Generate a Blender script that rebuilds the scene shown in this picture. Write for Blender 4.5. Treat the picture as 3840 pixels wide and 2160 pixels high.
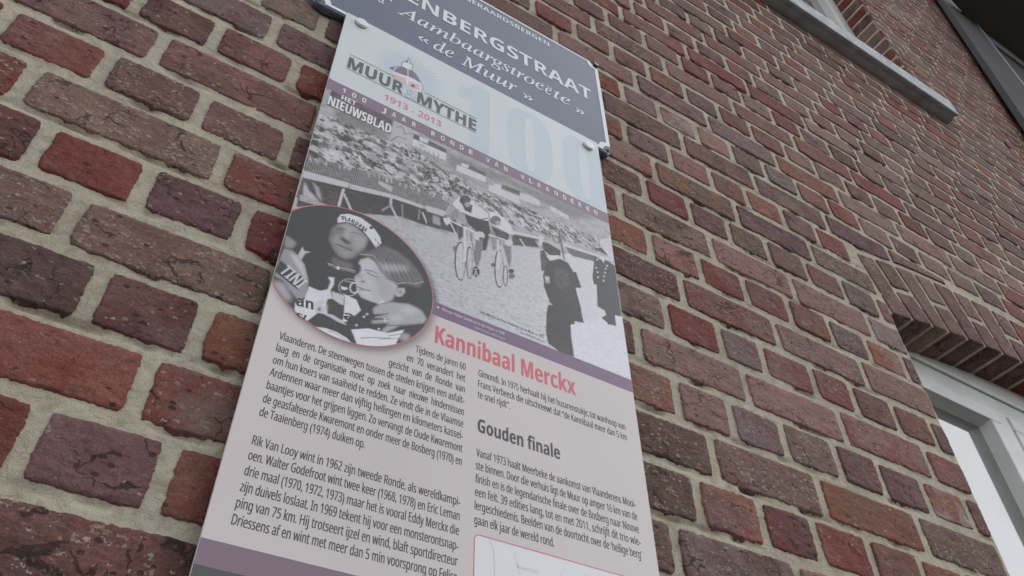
import bpy, math, random
import numpy as np
from mathutils import Matrix, Vector

rng = np.random.default_rng(7)
random.seed(7)
scn = bpy.context.scene
for o in list(bpy.data.objects):
    bpy.data.objects.remove(o)

# ---------------------------------------------------------------- camera
cd = bpy.data.cameras.new('camera')
cam = bpy.data.objects.new('camera', cd)
scn.collection.objects.link(cam)
Rm = Matrix(((0.854148, -0.360593, -0.374705), (-0.519928, -0.606422, -0.601604), (-0.010295, 0.708679, -0.705456)))
cam.matrix_world = Matrix.Translation((0.0, -0.61896, 1.7)) @ Rm.to_4x4()
cd.sensor_width = 36.0
cd.lens = 28.828
cd.clip_start = 0.02
cd.clip_end = 500.0
scn.camera = cam

# ---------------------------------------------------------------- sky, sun, exposure
SUN_EL, SUN_AZ = math.radians(50), math.radians(84)      # azimuth clockwise from +Y
world = bpy.data.worlds.new('World')
scn.world = world
world.use_nodes = True
nt = world.node_tree
nt.nodes.clear()
sky = nt.nodes.new('ShaderNodeTexSky')
sky.sky_type = 'NISHITA'
sky.sun_disc = False
sky.sun_elevation = SUN_EL
sky.sun_rotation = SUN_AZ
sky.dust_density = 1.0
hs = nt.nodes.new('ShaderNodeHueSaturation')
hs.inputs['Saturation'].default_value = 0.20
tc = nt.nodes.new('ShaderNodeTexCoord')
nz = nt.nodes.new('ShaderNodeTexNoise')
nz.inputs['Scale'].default_value = 3.0
nz.inputs['Detail'].default_value = 5.0
mr = nt.nodes.new('ShaderNodeMapRange')
mr.inputs['From Min'].default_value = 0.3
mr.inputs['From Max'].default_value = 0.7
mr.inputs['To Min'].default_value = 0.78
mr.inputs['To Max'].default_value = 1.24
vm = nt.nodes.new('ShaderNodeVectorMath')
vm.operation = 'SCALE'
bg = nt.nodes.new('ShaderNodeBackground')
bg.inputs['Strength'].default_value = 0.12
wo = nt.nodes.new('ShaderNodeOutputWorld')
nt.links.new(sky.outputs[0], hs.inputs['Color'])
nt.links.new(tc.outputs['Generated'], nz.inputs['Vector'])
nt.links.new(nz.outputs[0], mr.inputs['Value'])
nt.links.new(hs.outputs[0], vm.inputs[0])
nt.links.new(mr.outputs[0], vm.inputs['Scale'])
nt.links.new(vm.outputs[0], bg.inputs['Color'])
nt.links.new(bg.outputs[0], wo.inputs[0])

sd = bpy.data.lights.new('sun', 'SUN')
sd.energy = 0.5
sd.angle = math.radians(35)
sd.color = (1.0, 0.97, 0.92)
sun = bpy.data.objects.new('sun', sd)
scn.collection.objects.link(sun)
sv = Vector((math.sin(SUN_AZ) * math.cos(SUN_EL), math.cos(SUN_AZ) * math.cos(SUN_EL), math.sin(SUN_EL)))
sun.rotation_euler = sv.to_track_quat('Z', 'Y').to_euler()
sun.location = sv * 20

scn.render.engine = 'CYCLES'
scn.view_settings.view_transform = 'Standard'
scn.view_settings.look = 'None'
scn.view_settings.gamma = 1.0
scn.view_settings.use_curve_mapping = False
scn.view_settings.exposure = 1.22

# ---------------------------------------------------------------- measured data (mm on the wall)
PERP={-6: [60], -5: [22, 592], -4: [-42, 51, 640, 742, 836, 937, 1040], -3: [-86, 681, 872, 1075], -2: [-44, 57, 637, 731, 828, 934, 1025, 1126], -1: [-182, 17, 584, 778, 974, 1173], 0: [-233, -130, -26, 76, 646, 748, 834, 942, 1032, 1131], 1: [-94, 690, 886, 1089], 2: [-45, 57, 641, 742, 840, 941, 1039, 1134], 3: [15, 592, 784, 975, 1173], 4: [72, 653, 752, 843, 938, 1036, 1134], 5: [687, 880, 1076], 6: [632, 736, 837, 928, 1025, 1026, 1119], 7: [782, 970, 1176], 8: [736, 834, 928, 1021, 1312, 1417, 1516, 1621, 1725, 1830], 9: [881, 1078, 1671, 1866], 10: [930, 1026, 1131, 1623, 1728, 1823, 1927], 11: [991, 1186, 1777], 12: [1138]}
OVR=[(0, -239, 'R'), (1, -167, 'P'), (1, -116, 'PT'), (2, -94, 'P'), (2, 5, 'K'), (3, -42, 'G'), (3, 60, 'G'), (4, 23, 'T'), (1, -46, 'DK'), (1, 51, 'K'), (2, 87, 'R'), (0, -181, 'O'), (0, -78, 'S'), (0, 25, 'PT'), (0, 91, 'P'), (-1, -194, 'SR'), (-1, -91, 'SS'), (-1, 65, 'RT'), (-2, -165, 'DR'), (-2, -95, 'RR'), (-2, 6, 'P'), (-2, 85, 'DR'), (-3, -119, 'ST'), (-3, -1, 'SM'), (-4, -89, 'D'), (-4, 5, 'P'), (-4, 82, 'O'), (-5, -36, 'RR'), (-5, 65, 'RT'), (-6, -48, 'R'), (-6, 8, 'DC'), (-6, 85, 'O'), (-7, 30, 'CC'), (-4, 599, 'SK'), (-4, 691, 'MP'), (-4, 788, 'DR'), (-3, 776, 'ST'), (-5, 577, 'PS'), (-5, 678, 'KM'), (-3, 630, 'SD'), (-2, 978, 'PR'), (-2, 1080, 'D'), (-3, 970, 'RB'), (-2, 1206, 'OW'), (-3, 1151, 'PT'), (-4, 883, 'R'), (-4, 989, 'O'), (-1, 1227, 'PR'), (-4, 1091, 'RB'), (-2, 599, 'OT'), (-2, 684, 'T'), (-2, 781, 'G'), (-1, 676, 'M'), (0, 787, 'G'), (0, 891, 'RT'), (-1, 841, 'T'), (-3, 614, 'SD'), (-2, 890, 'ST'), (0, 990, 'PR'), (0, 1080, 'D'), (-1, 1067, 'TR'), (0, 1178, 'O'), (1, 1172, 'T'), (2, 1196, 'TR'), (1, 1023, 'ST'), (2, 1077, 'SP'), (2, 601, 'RO'), (2, 694, 'MR'), (2, 795, 'R'), (2, 891, 'RB'), (2, 989, 'O'), (3, 695, 'KT'), (3, 870, 'N'), (4, 788, 'P'), (4, 888, 'K'), (4, 986, 'PR'), (1, 618, 'SK'), (1, 788, 'MT'), (0, 599, 'KT'), (0, 696, 'R'), (5, 961, 'P'), (4, 1064, 'PR'), (-1, 624, 'T'), (6, 1177, 'R'), (7, 1237, 'P'), (5, 1163, 'ST'), (4, 1089, 'PR'), (4, 1198, 'PG'), (3, 1092, 'T'), (8, 1380, 'T'), (8, 1464, 'P'), (9, 1563, 'T'), (8, 1576, 'ST'), (8, 1675, 'T'), (9, 1738, 'N'), (12, 1916, 'O'), (7, 686, 'PK'), (6, 611, 'PR'), (6, 681, 'G'), (5, 639, 'TR'), (8, 783, 'OW'), (6, 790, 'T'), (7, 856, 'K'), (5, 786, 'MP'), (4, 610, 'K'), (4, 701, 'R'), (3, 576, 'DR'), (3, 645, 'KT'), (4, 810, 'P'), (8, 884, 'N'), (8, 961, 'PK'), (6, 877, 'PR'), (6, 976, 'RO'), (10, 979, 'RO'), (10, 1069, 'PR'), (11, 1049, 'RT'), (9, 919, 'GT'), (7, 1041, 'TK'), (8, 1083, 'G'), (9, 419, 'T'), (10, 508, 'R'), (10, 609, 'K'), (11, 555, 'K'), (12, 612, 'P'), (11, 662, 'ST'), (9, 525, 'T'), (8, 620, 'DR')]
OVAL=(175.7,2325.6,93.1,95.9)
SHAPES=[('p', 160, 2, 0, [(99.4, 2580.8), (134.9, 2623.2), (191.1, 2628.1), (194.6, 2594.1), (133.3, 2585.3), (98.7, 2569.1)]),
 ('p', 135, 3, 0, [(116.5, 2590.0), (141.6, 2594.0), (180.9, 2590.5), (196.5, 2575.6), (155.5, 2571.4), (117.7, 2573.1)]),
 ('p', 168, 2, 0, [(192.9, 2624.8), (228.0, 2626.0), (223.9, 2586.7), (213.9, 2586.1), (193.2, 2579.8)]),
 ('p', 138, 4, 0, [(274.6, 2610.4), (346.3, 2618.9), (423.8, 2620.1), (541.7, 2636.8), (472.9, 2593.3), (377.3, 2607.1), (277.4, 2582.4)]),
 ('p', 120, 0.3, 0, [(105.3, 2629.5), (104.6, 2613.0), (104.2, 2589.4), (191.2, 2591.0), (192.4, 2616.2), (192.2, 2623.8)]),
 ('p', 120, 0.2, 0, [(223.5, 2616.4), (273.1, 2616.4), (273.2, 2604.9), (222.9, 2605.1)]),
 ('p', 188, 0.2, 0, [(222.9, 2605.1), (272.5, 2607.5), (272.9, 2591.1), (222.9, 2587.7)]),
 ('p', 188, 0.2, 0, [(231.9, 2616.5), (244.9, 2618.3), (244.6, 2608.8), (231.7, 2607.0)]),
 ('p', 122, 0.2, 0, [(296.0, 2606.0), (332.7, 2605.3), (333.6, 2597.4), (305.9, 2597.8)]),
 ('p', 186, 0.2, 0, [(289.2, 2593.7), (334.3, 2597.9), (333.8, 2584.8), (289.1, 2579.9)]),
 ('p', 186, 0.2, 0, [(296.2, 2602.9), (307.2, 2605.1), (306.7, 2597.3), (295.7, 2595.1)]),
 ('p', 122, 0.2, 0, [(360.2, 2598.0), (389.7, 2601.3), (390.3, 2591.1), (358.6, 2588.6)]),
 ('p', 184, 0.2, 0, [(339.0, 2584.1), (387.9, 2588.5), (387.6, 2571.7), (339.2, 2569.7)]),
 ('p', 184, 0.2, 0, [(346.5, 2591.1), (358.7, 2594.9), (358.6, 2584.4), (346.6, 2580.7)]),
 ('p', 182, 0.3, 0, [(388.8, 2597.6), (403.1, 2602.5), (422.2, 2600.8), (420.9, 2588.4), (388.6, 2584.8)]),
 ('p', 182, 0.4, 0, [(438.8, 2602.0), (470.7, 2597.5), (470.1, 2588.4), (438.2, 2590.7)]),
 ('l', 125, 0.25, 0, 1.24, [(197.7, 2612.4), (205.8, 2620.2), (210.9, 2607.0), (223.9, 2616.7)]),
 ('l', 125, 0.25, 0, 1.41, [(194.3, 2579.5), (201.5, 2593.8), (213.8, 2596.9)]),
 ('l', 120, 0.25, 0, 1.06, [(234.7, 2594.0), (235.3, 2586.2)]),
 ('l', 120, 0.25, 0, 1.06, [(240.7, 2592.3), (242.1, 2586.6)]),
 ('l', 120, 0.25, 0, 1.06, [(247.6, 2594.2), (246.2, 2585.7)]),
 ('l', 120, 0.25, 0, 1.06, [(253.4, 2596.2), (254.9, 2589.0)]),
 ('l', 120, 0.25, 0, 1.06, [(261.4, 2598.0), (261.4, 2589.1)]),
 ('p', 104, 0.6, 0, [(99.5, 2438.0), (150.7, 2453.5), (154.9, 2454.4), (207.2, 2470.3), (246.0, 2475.8), (277.1, 2482.6), (293.3, 2480.9), (295.7, 2458.0), (248.8, 2446.9), (220.1, 2444.2), (174.7, 2421.8), (160.2, 2419.9), (128.8, 2407.4), (101.1, 2388.4)]),
 ('p', 108, 1, 0, [(98.3, 2403.6), (99.8, 2436.4), (140.8, 2445.2), (143.8, 2416.8), (112.8, 2399.1)]),
 ('p', 160, 1, 0, [(102.0, 2434.2), (110.0, 2421.6), (123.2, 2412.5), (118.2, 2407.6), (104.4, 2407.5)]),
 ('p', 150, 1, 0, [(110.7, 2438.2), (119.8, 2433.3), (126.7, 2413.0), (120.1, 2417.5)]),
 ('p', 150, 0.5, 0, [(102.4, 2399.4), (123.5, 2404.1), (139.7, 2412.5), (131.7, 2410.9), (107.2, 2411.1), (100.8, 2408.7)]),
 ('p', 172, 0.3, 0, [(97.9, 2450.6), (151.2, 2463.1), (150.7, 2453.5), (99.4, 2438.8)]),
 ('p', 170, 0.3, 0, [(154.9, 2462.8), (206.5, 2476.5), (246.2, 2481.6), (246.0, 2475.2), (207.2, 2469.8), (154.9, 2454.0)]),
 ('p', 170, 0.3, 0, [(250.1, 2484.1), (277.5, 2488.9), (277.1, 2482.2), (250.0, 2476.9)]),
 ('p', 172, 0.3, 0, [(145.3, 2448.1), (148.6, 2450.3), (147.4, 2417.2), (144.0, 2416.0)]),
 ('l', 165, 0.25, 0, 3.39, [(148.7, 2441.2), (160.2, 2419.9)]),
 ('l', 165, 0.25, 0, 3.39, [(205.0, 2471.8), (206.1, 2455.6), (223.0, 2427.1)]),
 ('l', 140, 0.25, 0, 2.61, [(206.0, 2456.5), (196.2, 2440.3)]),
 ('l', 165, 0.25, 0, 3.13, [(247.2, 2468.1), (259.9, 2440.7)]),
 ('l', 135, 0.25, 0, 2.35, [(220.0, 2466.2), (222.6, 2445.7)]),
 ('l', 135, 0.25, 0, 2.35, [(242.9, 2471.1), (243.0, 2452.6)]),
 ('p', 165, 0.3, 0, [(186.7, 2490.4), (205.1, 2490.9), (204.2, 2479.8), (186.7, 2484.6)]),
 ('p', 108, 0.5, 0, [(252.5, 2472.3), (276.9, 2477.7), (293.0, 2460.2), (254.3, 2447.5)]),
 ('p', 150, 0.6, 0, [(260.7, 2471.7), (270.2, 2473.7), (272.5, 2458.2), (261.7, 2457.3)]),
 ('p', 172, 0.3, 0, [(251.9, 2481.0), (276.6, 2483.6), (276.9, 2478.1), (252.4, 2473.7)]),
 ('p', 110, 0.5, 0, [(374.9, 2503.3), (413.8, 2515.9), (416.3, 2500.6), (374.7, 2481.9)]),
 ('p', 182, 0.3, 0, [(376.5, 2510.5), (417.2, 2521.8), (415.4, 2516.4), (378.0, 2504.6)]),
 ('p', 122, 0.5, 0, [(460.8, 2526.6), (515.1, 2538.7), (510.2, 2523.9), (466.3, 2512.8)]),
 ('p', 184, 0.3, 0, [(457.9, 2533.1), (543.5, 2546.1), (542.9, 2541.3), (456.7, 2526.3)]),
 ('l', 180, 0.25, 0, 2.61, [(387.0, 2500.5), (395.9, 2488.2)]),
 ('l', 170, 0.25, 0, 2.35, [(412.0, 2510.9), (417.9, 2501.5)]),
 ('p', 140, 0.5, 0, [(276.7, 2481.4), (286.1, 2489.1), (289.6, 2505.8), (296.8, 2503.4), (294.7, 2484.7), (285.3, 2475.3)]),
 ('p', 186, 0.3, 0, [(275.0, 2474.7), (283.7, 2480.9), (285.5, 2471.6), (280.4, 2463.9), (276.7, 2468.2)]),
 ('p', 112, 0.5, 0, [(293.8, 2472.8), (303.4, 2480.4), (303.6, 2456.2), (297.7, 2447.3)]),
 ('p', 104, 0.4, 0, [(303.5, 2498.7), (339.0, 2507.5), (342.1, 2489.9), (336.8, 2451.3), (331.2, 2446.3), (330.8, 2468.2), (319.1, 2480.2), (310.4, 2484.6)]),
 ('p', 188, 0.3, 0, [(285.9, 2508.4), (295.7, 2530.7), (310.3, 2533.9), (329.8, 2525.8), (338.8, 2521.3), (338.2, 2507.0), (327.3, 2503.4), (311.3, 2500.6), (298.4, 2500.5), (290.5, 2501.5)]),
 ('p', 150, 0.4, 0, [(295.7, 2496.9), (305.5, 2501.0), (304.7, 2483.1), (294.9, 2481.0)]),
 ('l', 100, 0.25, 0, 1.3, [(286.0, 2506.5), (292.6, 2502.8), (296.8, 2503.4)]),
 ('l', 105, 0.25, 0, 1.3, [(298.4, 2500.5), (311.3, 2500.6), (327.3, 2503.4), (337.4, 2511.5)]),
 ('p', 112, 0.5, 0, [(312.0, 2532.9), (311.7, 2529.6), (310.6, 2526.1), (308.9, 2522.8), (306.7, 2520.0), (304.2, 2517.9), (301.8, 2516.9), (299.5, 2516.9), (297.7, 2517.9), (296.4, 2519.9), (295.9, 2522.7), (296.2, 2526.0), (297.2, 2529.5), (298.9, 2532.8), (301.1, 2535.7), (303.6, 2537.8), (306.1, 2538.9), (308.4, 2538.9), (310.2, 2537.8), (311.5, 2535.7)]),
 ('p', 108, 0.5, 0, [(299.0, 2520.7), (315.0, 2524.7), (314.0, 2508.1), (303.9, 2507.8)]),
 ('p', 150, 0.5, 0, [(312.1, 2523.8), (311.9, 2522.1), (311.4, 2520.3), (310.4, 2518.6), (309.3, 2517.1), (307.9, 2516.0), (306.6, 2515.5), (305.4, 2515.5), (304.4, 2516.0), (303.8, 2517.0), (303.5, 2518.5), (303.6, 2520.2), (304.2, 2522.0), (305.1, 2523.7), (306.3, 2525.2), (307.6, 2526.3), (309.0, 2526.9), (310.2, 2526.9), (311.2, 2526.4), (311.8, 2525.3)]),
 ('p', 128, 0.6, 0, [(321.0, 2460.7), (331.6, 2466.8), (329.7, 2434.8), (325.5, 2414.9), (319.9, 2422.3)]),
 ('p', 98, 0.3, 0, [(328.2, 2407.4), (328.0, 2404.4), (327.3, 2401.5), (326.2, 2398.9), (324.8, 2396.9), (323.3, 2395.6), (321.7, 2395.2), (320.2, 2395.8), (319.1, 2397.2), (318.3, 2399.3), (318.0, 2401.9), (318.1, 2404.9), (318.8, 2407.8), (319.9, 2410.4), (321.2, 2412.5), (322.8, 2413.8), (324.4, 2414.2), (325.9, 2413.7), (327.1, 2412.2), (327.9, 2410.1)]),
 ('l', 180, 0.25, 0, 1.04, [(319.6, 2406.6), (326.3, 2411.9)]),
 ('l', 185, 0.25, 0, 1.17, [(321.2, 2395.5), (323.0, 2406.7), (325.9, 2398.8)]),
 ('l', 92, 0.2, 0, 1.5, [(309.0, 2415.5), (309.0, 2405.3), (308.3, 2395.8), (307.0, 2388.0), (305.2, 2382.6), (303.1, 2379.9), (300.8, 2380.3), (298.7, 2383.7), (296.9, 2389.8), (295.5, 2398.1), (294.7, 2407.8), (294.6, 2418.0), (295.3, 2427.7), (296.5, 2435.9), (298.4, 2441.9), (300.5, 2444.8), (302.9, 2444.4), (305.1, 2440.8), (306.9, 2434.2), (308.3, 2425.5), (309.0, 2415.5)]),
 ('l', 184, 0.2, 0, 1.1, [(309.5, 2415.8), (309.5, 2406.3), (309.0, 2397.6), (307.8, 2390.4), (306.3, 2385.4), (304.5, 2383.0), (302.6, 2383.4), (300.8, 2386.7), (299.2, 2392.4), (298.0, 2400.2), (297.4, 2409.2), (297.3, 2418.7), (297.8, 2427.6), (298.9, 2435.2), (300.4, 2440.6), (302.3, 2443.2), (304.2, 2442.8), (306.1, 2439.3), (307.7, 2433.2), (308.9, 2425.1), (309.5, 2415.8)]),
 ('l', 98, 0.2, 0, 1.2, [(318.2, 2417.9), (318.2, 2409.4), (317.9, 2401.6), (317.1, 2395.2), (316.1, 2390.8), (315.0, 2388.9), (313.7, 2389.6), (312.5, 2392.7), (311.4, 2398.1), (310.6, 2405.3), (310.1, 2413.5), (310.1, 2422.1), (310.4, 2430.1), (311.1, 2436.8), (312.1, 2441.5), (313.3, 2443.6), (314.6, 2442.9), (315.9, 2439.5), (317.0, 2433.8), (317.8, 2426.3), (318.2, 2417.9)]),
 ('l', 178, 0.2, 0, 0.7, [(318.5, 2418.0), (318.5, 2410.6), (318.3, 2403.8), (317.8, 2398.2), (317.1, 2394.5), (316.2, 2392.9), (315.3, 2393.6), (314.3, 2396.4), (313.5, 2401.3), (312.9, 2407.6), (312.5, 2414.8), (312.5, 2422.3), (312.7, 2429.3), (313.2, 2435.1), (313.9, 2439.1), (314.8, 2440.8), (315.8, 2440.1), (316.7, 2437.1), (317.5, 2432.0), (318.1, 2425.4), (318.5, 2418.0)]),
 ('l', 188, 0.25, 0, 2.61, [(305.1, 2473.8), (308.2, 2415.9), (301.8, 2412.5)]),
 ('l', 186, 0.25, 0, 1.3, [(300.7, 2440.0), (303.5, 2386.3)]),
 ('l', 170, 0.25, 0, 0.91, [(297.6, 2417.1), (306.1, 2404.5)]),
 ('l', 170, 0.25, 0, 0.91, [(298.3, 2400.3), (305.5, 2423.2)]),
 ('l', 190, 0.25, 0, 2.87, [(283.2, 2475.9), (303.6, 2474.8), (320.7, 2474.5)]),
 ('l', 110, 0.25, 0, 1.04, [(300.4, 2448.9), (298.9, 2470.1), (307.6, 2481.0), (314.7, 2483.3), (320.6, 2475.4)]),
 ('l', 170, 0.25, 0, 1.83, [(310.3, 2443.6), (313.4, 2480.6)]),
 ('l', 120, 0.25, 0, 1.56, [(313.7, 2469.5), (323.5, 2413.8)]),
 ('l', 186, 0.25, 0, 2.35, [(285.5, 2471.6), (293.1, 2457.5)]),
 ('p', 182, 0.4, 0, [(334.3, 2475.8), (333.9, 2472.9), (332.9, 2469.9), (331.2, 2467.0), (329.0, 2464.6), (326.6, 2462.8), (324.2, 2461.9), (322.1, 2461.8), (320.3, 2462.7), (319.2, 2464.4), (318.7, 2466.8), (319.0, 2469.6), (320.1, 2472.7), (321.7, 2475.5), (323.9, 2478.0), (326.3, 2479.9), (328.7, 2480.9), (330.9, 2480.9), (332.7, 2480.0), (333.9, 2478.3)]),
 ('p', 120, 0.3, 0, [(332.9, 2469.4), (332.8, 2468.3), (332.3, 2467.1), (331.5, 2465.9), (330.5, 2464.9), (329.5, 2464.1), (328.4, 2463.6), (327.4, 2463.5), (326.6, 2463.8), (326.1, 2464.4), (325.9, 2465.3), (326.0, 2466.5), (326.5, 2467.7), (327.3, 2468.9), (328.2, 2469.9), (329.3, 2470.7), (330.4, 2471.2), (331.4, 2471.3), (332.2, 2471.0), (332.8, 2470.3)]),
 ('p', 120, 0.3, 0, [(296.3, 2430.4), (296.3, 2428.8), (295.9, 2427.1), (295.4, 2425.6), (294.7, 2424.5), (293.9, 2423.8), (293.1, 2423.6), (292.3, 2423.9), (291.7, 2424.7), (291.2, 2425.9), (291.0, 2427.5), (291.1, 2429.1), (291.4, 2430.8), (291.9, 2432.3), (292.6, 2433.4), (293.4, 2434.1), (294.3, 2434.3), (295.1, 2434.0), (295.7, 2433.2), (296.1, 2432.0)]),
 ('p', 112, 0.4, 0, [(342.8, 2500.0), (370.4, 2500.6), (368.7, 2484.2), (351.0, 2481.7)]),
 ('p', 190, 0.3, 0, [(339.5, 2527.7), (350.8, 2531.7), (363.0, 2527.9), (373.6, 2518.2), (378.7, 2502.5), (370.4, 2500.6), (356.9, 2502.4), (344.2, 2504.7)]),
 ('p', 122, 0.5, 0, [(357.5, 2519.6), (357.1, 2516.5), (356.0, 2513.3), (354.3, 2510.3), (352.1, 2507.7), (349.7, 2505.8), (347.3, 2504.9), (345.2, 2504.9), (343.4, 2505.8), (342.3, 2507.7), (341.9, 2510.2), (342.3, 2513.3), (343.3, 2516.5), (345.0, 2519.5), (347.2, 2522.1), (349.6, 2524.1), (352.0, 2525.1), (354.2, 2525.1), (356.0, 2524.1), (357.1, 2522.2)]),
 ('p', 150, 0.4, 0, [(357.0, 2514.3), (356.8, 2512.8), (356.3, 2511.1), (355.4, 2509.5), (354.3, 2508.2), (353.1, 2507.3), (351.9, 2506.8), (350.8, 2506.8), (350.0, 2507.4), (349.4, 2508.3), (349.2, 2509.7), (349.4, 2511.3), (350.0, 2512.9), (350.8, 2514.5), (351.9, 2515.8), (353.1, 2516.8), (354.3, 2517.3), (355.4, 2517.2), (356.3, 2516.7), (356.8, 2515.7)]),
 ('p', 140, 0.6, 0, [(342.2, 2486.1), (349.5, 2492.3), (351.1, 2461.1), (345.3, 2454.2)]),
 ('p', 130, 0.6, 0, [(360.5, 2473.9), (373.2, 2481.1), (373.2, 2453.1), (369.8, 2435.1), (365.6, 2454.5)]),
 ('p', 102, 0.3, 0, [(376.7, 2434.3), (376.5, 2432.9), (375.9, 2431.4), (375.0, 2429.9), (373.8, 2428.7), (372.6, 2427.9), (371.3, 2427.4), (370.2, 2427.4), (369.3, 2427.9), (368.8, 2428.8), (368.6, 2430.0), (368.8, 2431.4), (369.4, 2432.9), (370.3, 2434.3), (371.4, 2435.6), (372.7, 2436.4), (373.9, 2436.9), (375.1, 2436.9), (376.0, 2436.4), (376.5, 2435.5)]),
 ('p', 120, 0.3, 0, [(377.9, 2426.1), (377.6, 2424.5), (377.0, 2422.9), (375.9, 2421.4), (374.6, 2420.0), (373.2, 2419.1), (371.8, 2418.6), (370.5, 2418.5), (369.5, 2419.0), (368.9, 2419.9), (368.6, 2421.2), (368.9, 2422.8), (369.5, 2424.4), (370.6, 2425.9), (371.9, 2427.3), (373.3, 2428.2), (374.7, 2428.8), (376.0, 2428.8), (377.0, 2428.3), (377.7, 2427.4)]),
 ('p', 115, 0.4, 0, [(348.8, 2430.9), (348.6, 2429.6), (348.3, 2428.4), (347.7, 2427.2), (347.0, 2426.3), (346.3, 2425.7), (345.5, 2425.4), (344.8, 2425.6), (344.2, 2426.2), (343.8, 2427.1), (343.7, 2428.2), (343.8, 2429.4), (344.2, 2430.7), (344.7, 2431.9), (345.4, 2432.8), (346.2, 2433.4), (347.0, 2433.7), (347.7, 2433.5), (348.3, 2432.9), (348.6, 2432.0)]),
 ('l', 92, 0.2, 0, 1.4, [(361.7, 2430.8), (361.4, 2420.4), (360.5, 2410.8), (359.1, 2403.0), (357.4, 2397.5), (355.5, 2395.0), (353.6, 2395.6), (351.9, 2399.3), (350.5, 2405.6), (349.6, 2414.2), (349.2, 2424.1), (349.5, 2434.5), (350.3, 2444.4), (351.7, 2452.7), (353.4, 2458.5), (355.4, 2461.3), (357.4, 2460.7), (359.2, 2456.8), (360.6, 2450.0), (361.4, 2441.0), (361.7, 2430.8)]),
 ('l', 186, 0.2, 0, 1.0, [(362.0, 2430.9), (361.7, 2421.4), (361.0, 2412.7), (359.8, 2405.6), (358.4, 2400.7), (356.9, 2398.4), (355.3, 2399.1), (353.9, 2402.5), (352.8, 2408.4), (352.0, 2416.3), (351.8, 2425.5), (352.0, 2435.0), (352.7, 2444.0), (353.8, 2451.5), (355.2, 2456.7), (356.9, 2459.2), (358.5, 2458.5), (359.9, 2454.9), (361.1, 2448.5), (361.8, 2440.3), (362.0, 2430.9)]),
 ('l', 100, 0.2, 0, 1.1, [(367.4, 2421.4), (367.2, 2415.7), (366.7, 2410.5), (366.0, 2406.2), (365.1, 2403.2), (364.1, 2401.8), (363.2, 2402.2), (362.3, 2404.3), (361.7, 2407.9), (361.2, 2412.6), (361.1, 2418.1), (361.3, 2423.9), (361.7, 2429.2), (362.4, 2433.7), (363.3, 2436.8), (364.3, 2438.2), (365.3, 2437.8), (366.2, 2435.7), (366.8, 2431.9), (367.3, 2427.0), (367.4, 2421.4)]),
 ('l', 188, 0.25, 0, 2.35, [(353.3, 2481.1), (355.2, 2427.3)]),
 ('l', 190, 0.25, 0, 2.35, [(340.0, 2481.0), (359.8, 2484.9), (374.7, 2485.4)]),
 ('l', 120, 0.25, 0, 1.04, [(352.5, 2478.7), (353.2, 2487.7), (359.8, 2492.5), (365.8, 2490.2)]),
 ('l', 175, 0.25, 0, 1.17, [(359.8, 2473.5), (364.0, 2435.6)]),
 ('p', 184, 0.3, 0, [(375.9, 2486.4), (375.6, 2484.3), (374.8, 2482.0), (373.5, 2479.8), (371.9, 2478.0), (370.2, 2476.7), (368.4, 2476.0), (366.8, 2476.1), (365.6, 2476.8), (364.8, 2478.1), (364.5, 2480.0), (364.8, 2482.1), (365.6, 2484.4), (366.9, 2486.5), (368.5, 2488.4), (370.3, 2489.7), (372.0, 2490.4), (373.6, 2490.4), (374.9, 2489.7), (375.7, 2488.3)]),
 ('l', 150, 0.25, 0, 0.91, [(354.0, 2440.9), (361.1, 2419.9)]),
 ('l', 150, 0.25, 0, 0.91, [(359.7, 2444.0), (352.6, 2415.4)]),
 ('p', 186, 0.8, 0, [(417.3, 2525.9), (425.3, 2526.5), (422.9, 2509.2), (416.5, 2505.6)]),
 ('p', 192, 0.6, 0, [(471.8, 2452.9), (503.4, 2436.2), (516.2, 2425.3), (532.7, 2434.7), (546.0, 2437.8), (546.7, 2332.1), (459.6, 2331.1), (457.7, 2382.1), (479.1, 2395.0)]),
 ('p', 186, 1, 0, [(466.1, 2509.7), (508.0, 2518.7), (501.1, 2482.0), (507.7, 2466.6), (504.7, 2437.8), (516.6, 2429.2), (488.0, 2395.2), (479.0, 2395.9), (471.7, 2457.6)]),
 ('p', 112, 0.4, 0, [(417.6, 2494.6), (424.1, 2500.1), (431.9, 2483.3), (424.6, 2460.6), (418.4, 2457.3)]),
 ('p', 100, 0.3, 0, [(423.4, 2457.5), (474.3, 2484.4), (480.5, 2458.1), (471.1, 2453.4), (479.1, 2395.0), (464.9, 2391.3), (463.8, 2385.7), (457.7, 2382.1), (457.4, 2359.8), (459.4, 2331.0), (443.2, 2328.8), (437.2, 2330.2), (422.7, 2336.0), (420.4, 2351.4), (422.5, 2383.7), (427.7, 2409.8), (424.2, 2418.7), (421.6, 2432.8)]),
 ('p', 103, 0.4, 0, [(432.8, 2485.7), (447.6, 2496.6), (461.8, 2495.7), (469.0, 2484.2), (470.2, 2458.6), (480.4, 2457.4), (469.9, 2454.4), (477.6, 2415.8), (428.9, 2409.4), (421.0, 2429.8), (420.7, 2451.2), (425.9, 2470.6)]),
 ('p', 112, 2, 0, [(441.7, 2477.2), (460.7, 2479.8), (463.7, 2455.3), (446.9, 2435.9), (435.4, 2448.0)]),
 ('p', 106, 0.4, 0, [(421.6, 2513.4), (436.2, 2520.7), (451.1, 2515.2), (450.3, 2502.0), (431.7, 2494.7), (423.3, 2499.7)]),
 ('p', 165, 0.4, 0, [(422.6, 2518.9), (444.7, 2529.6), (454.6, 2519.2), (451.0, 2514.2), (436.0, 2516.6)]),
 ('p', 190, 0.3, 0, [(427.5, 2489.5), (448.0, 2503.3), (450.0, 2497.4), (433.5, 2484.1)]),
 ('l', 110, 0.25, 0, 2.09, [(451.0, 2553.7), (456.9, 2493.0)]),
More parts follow.
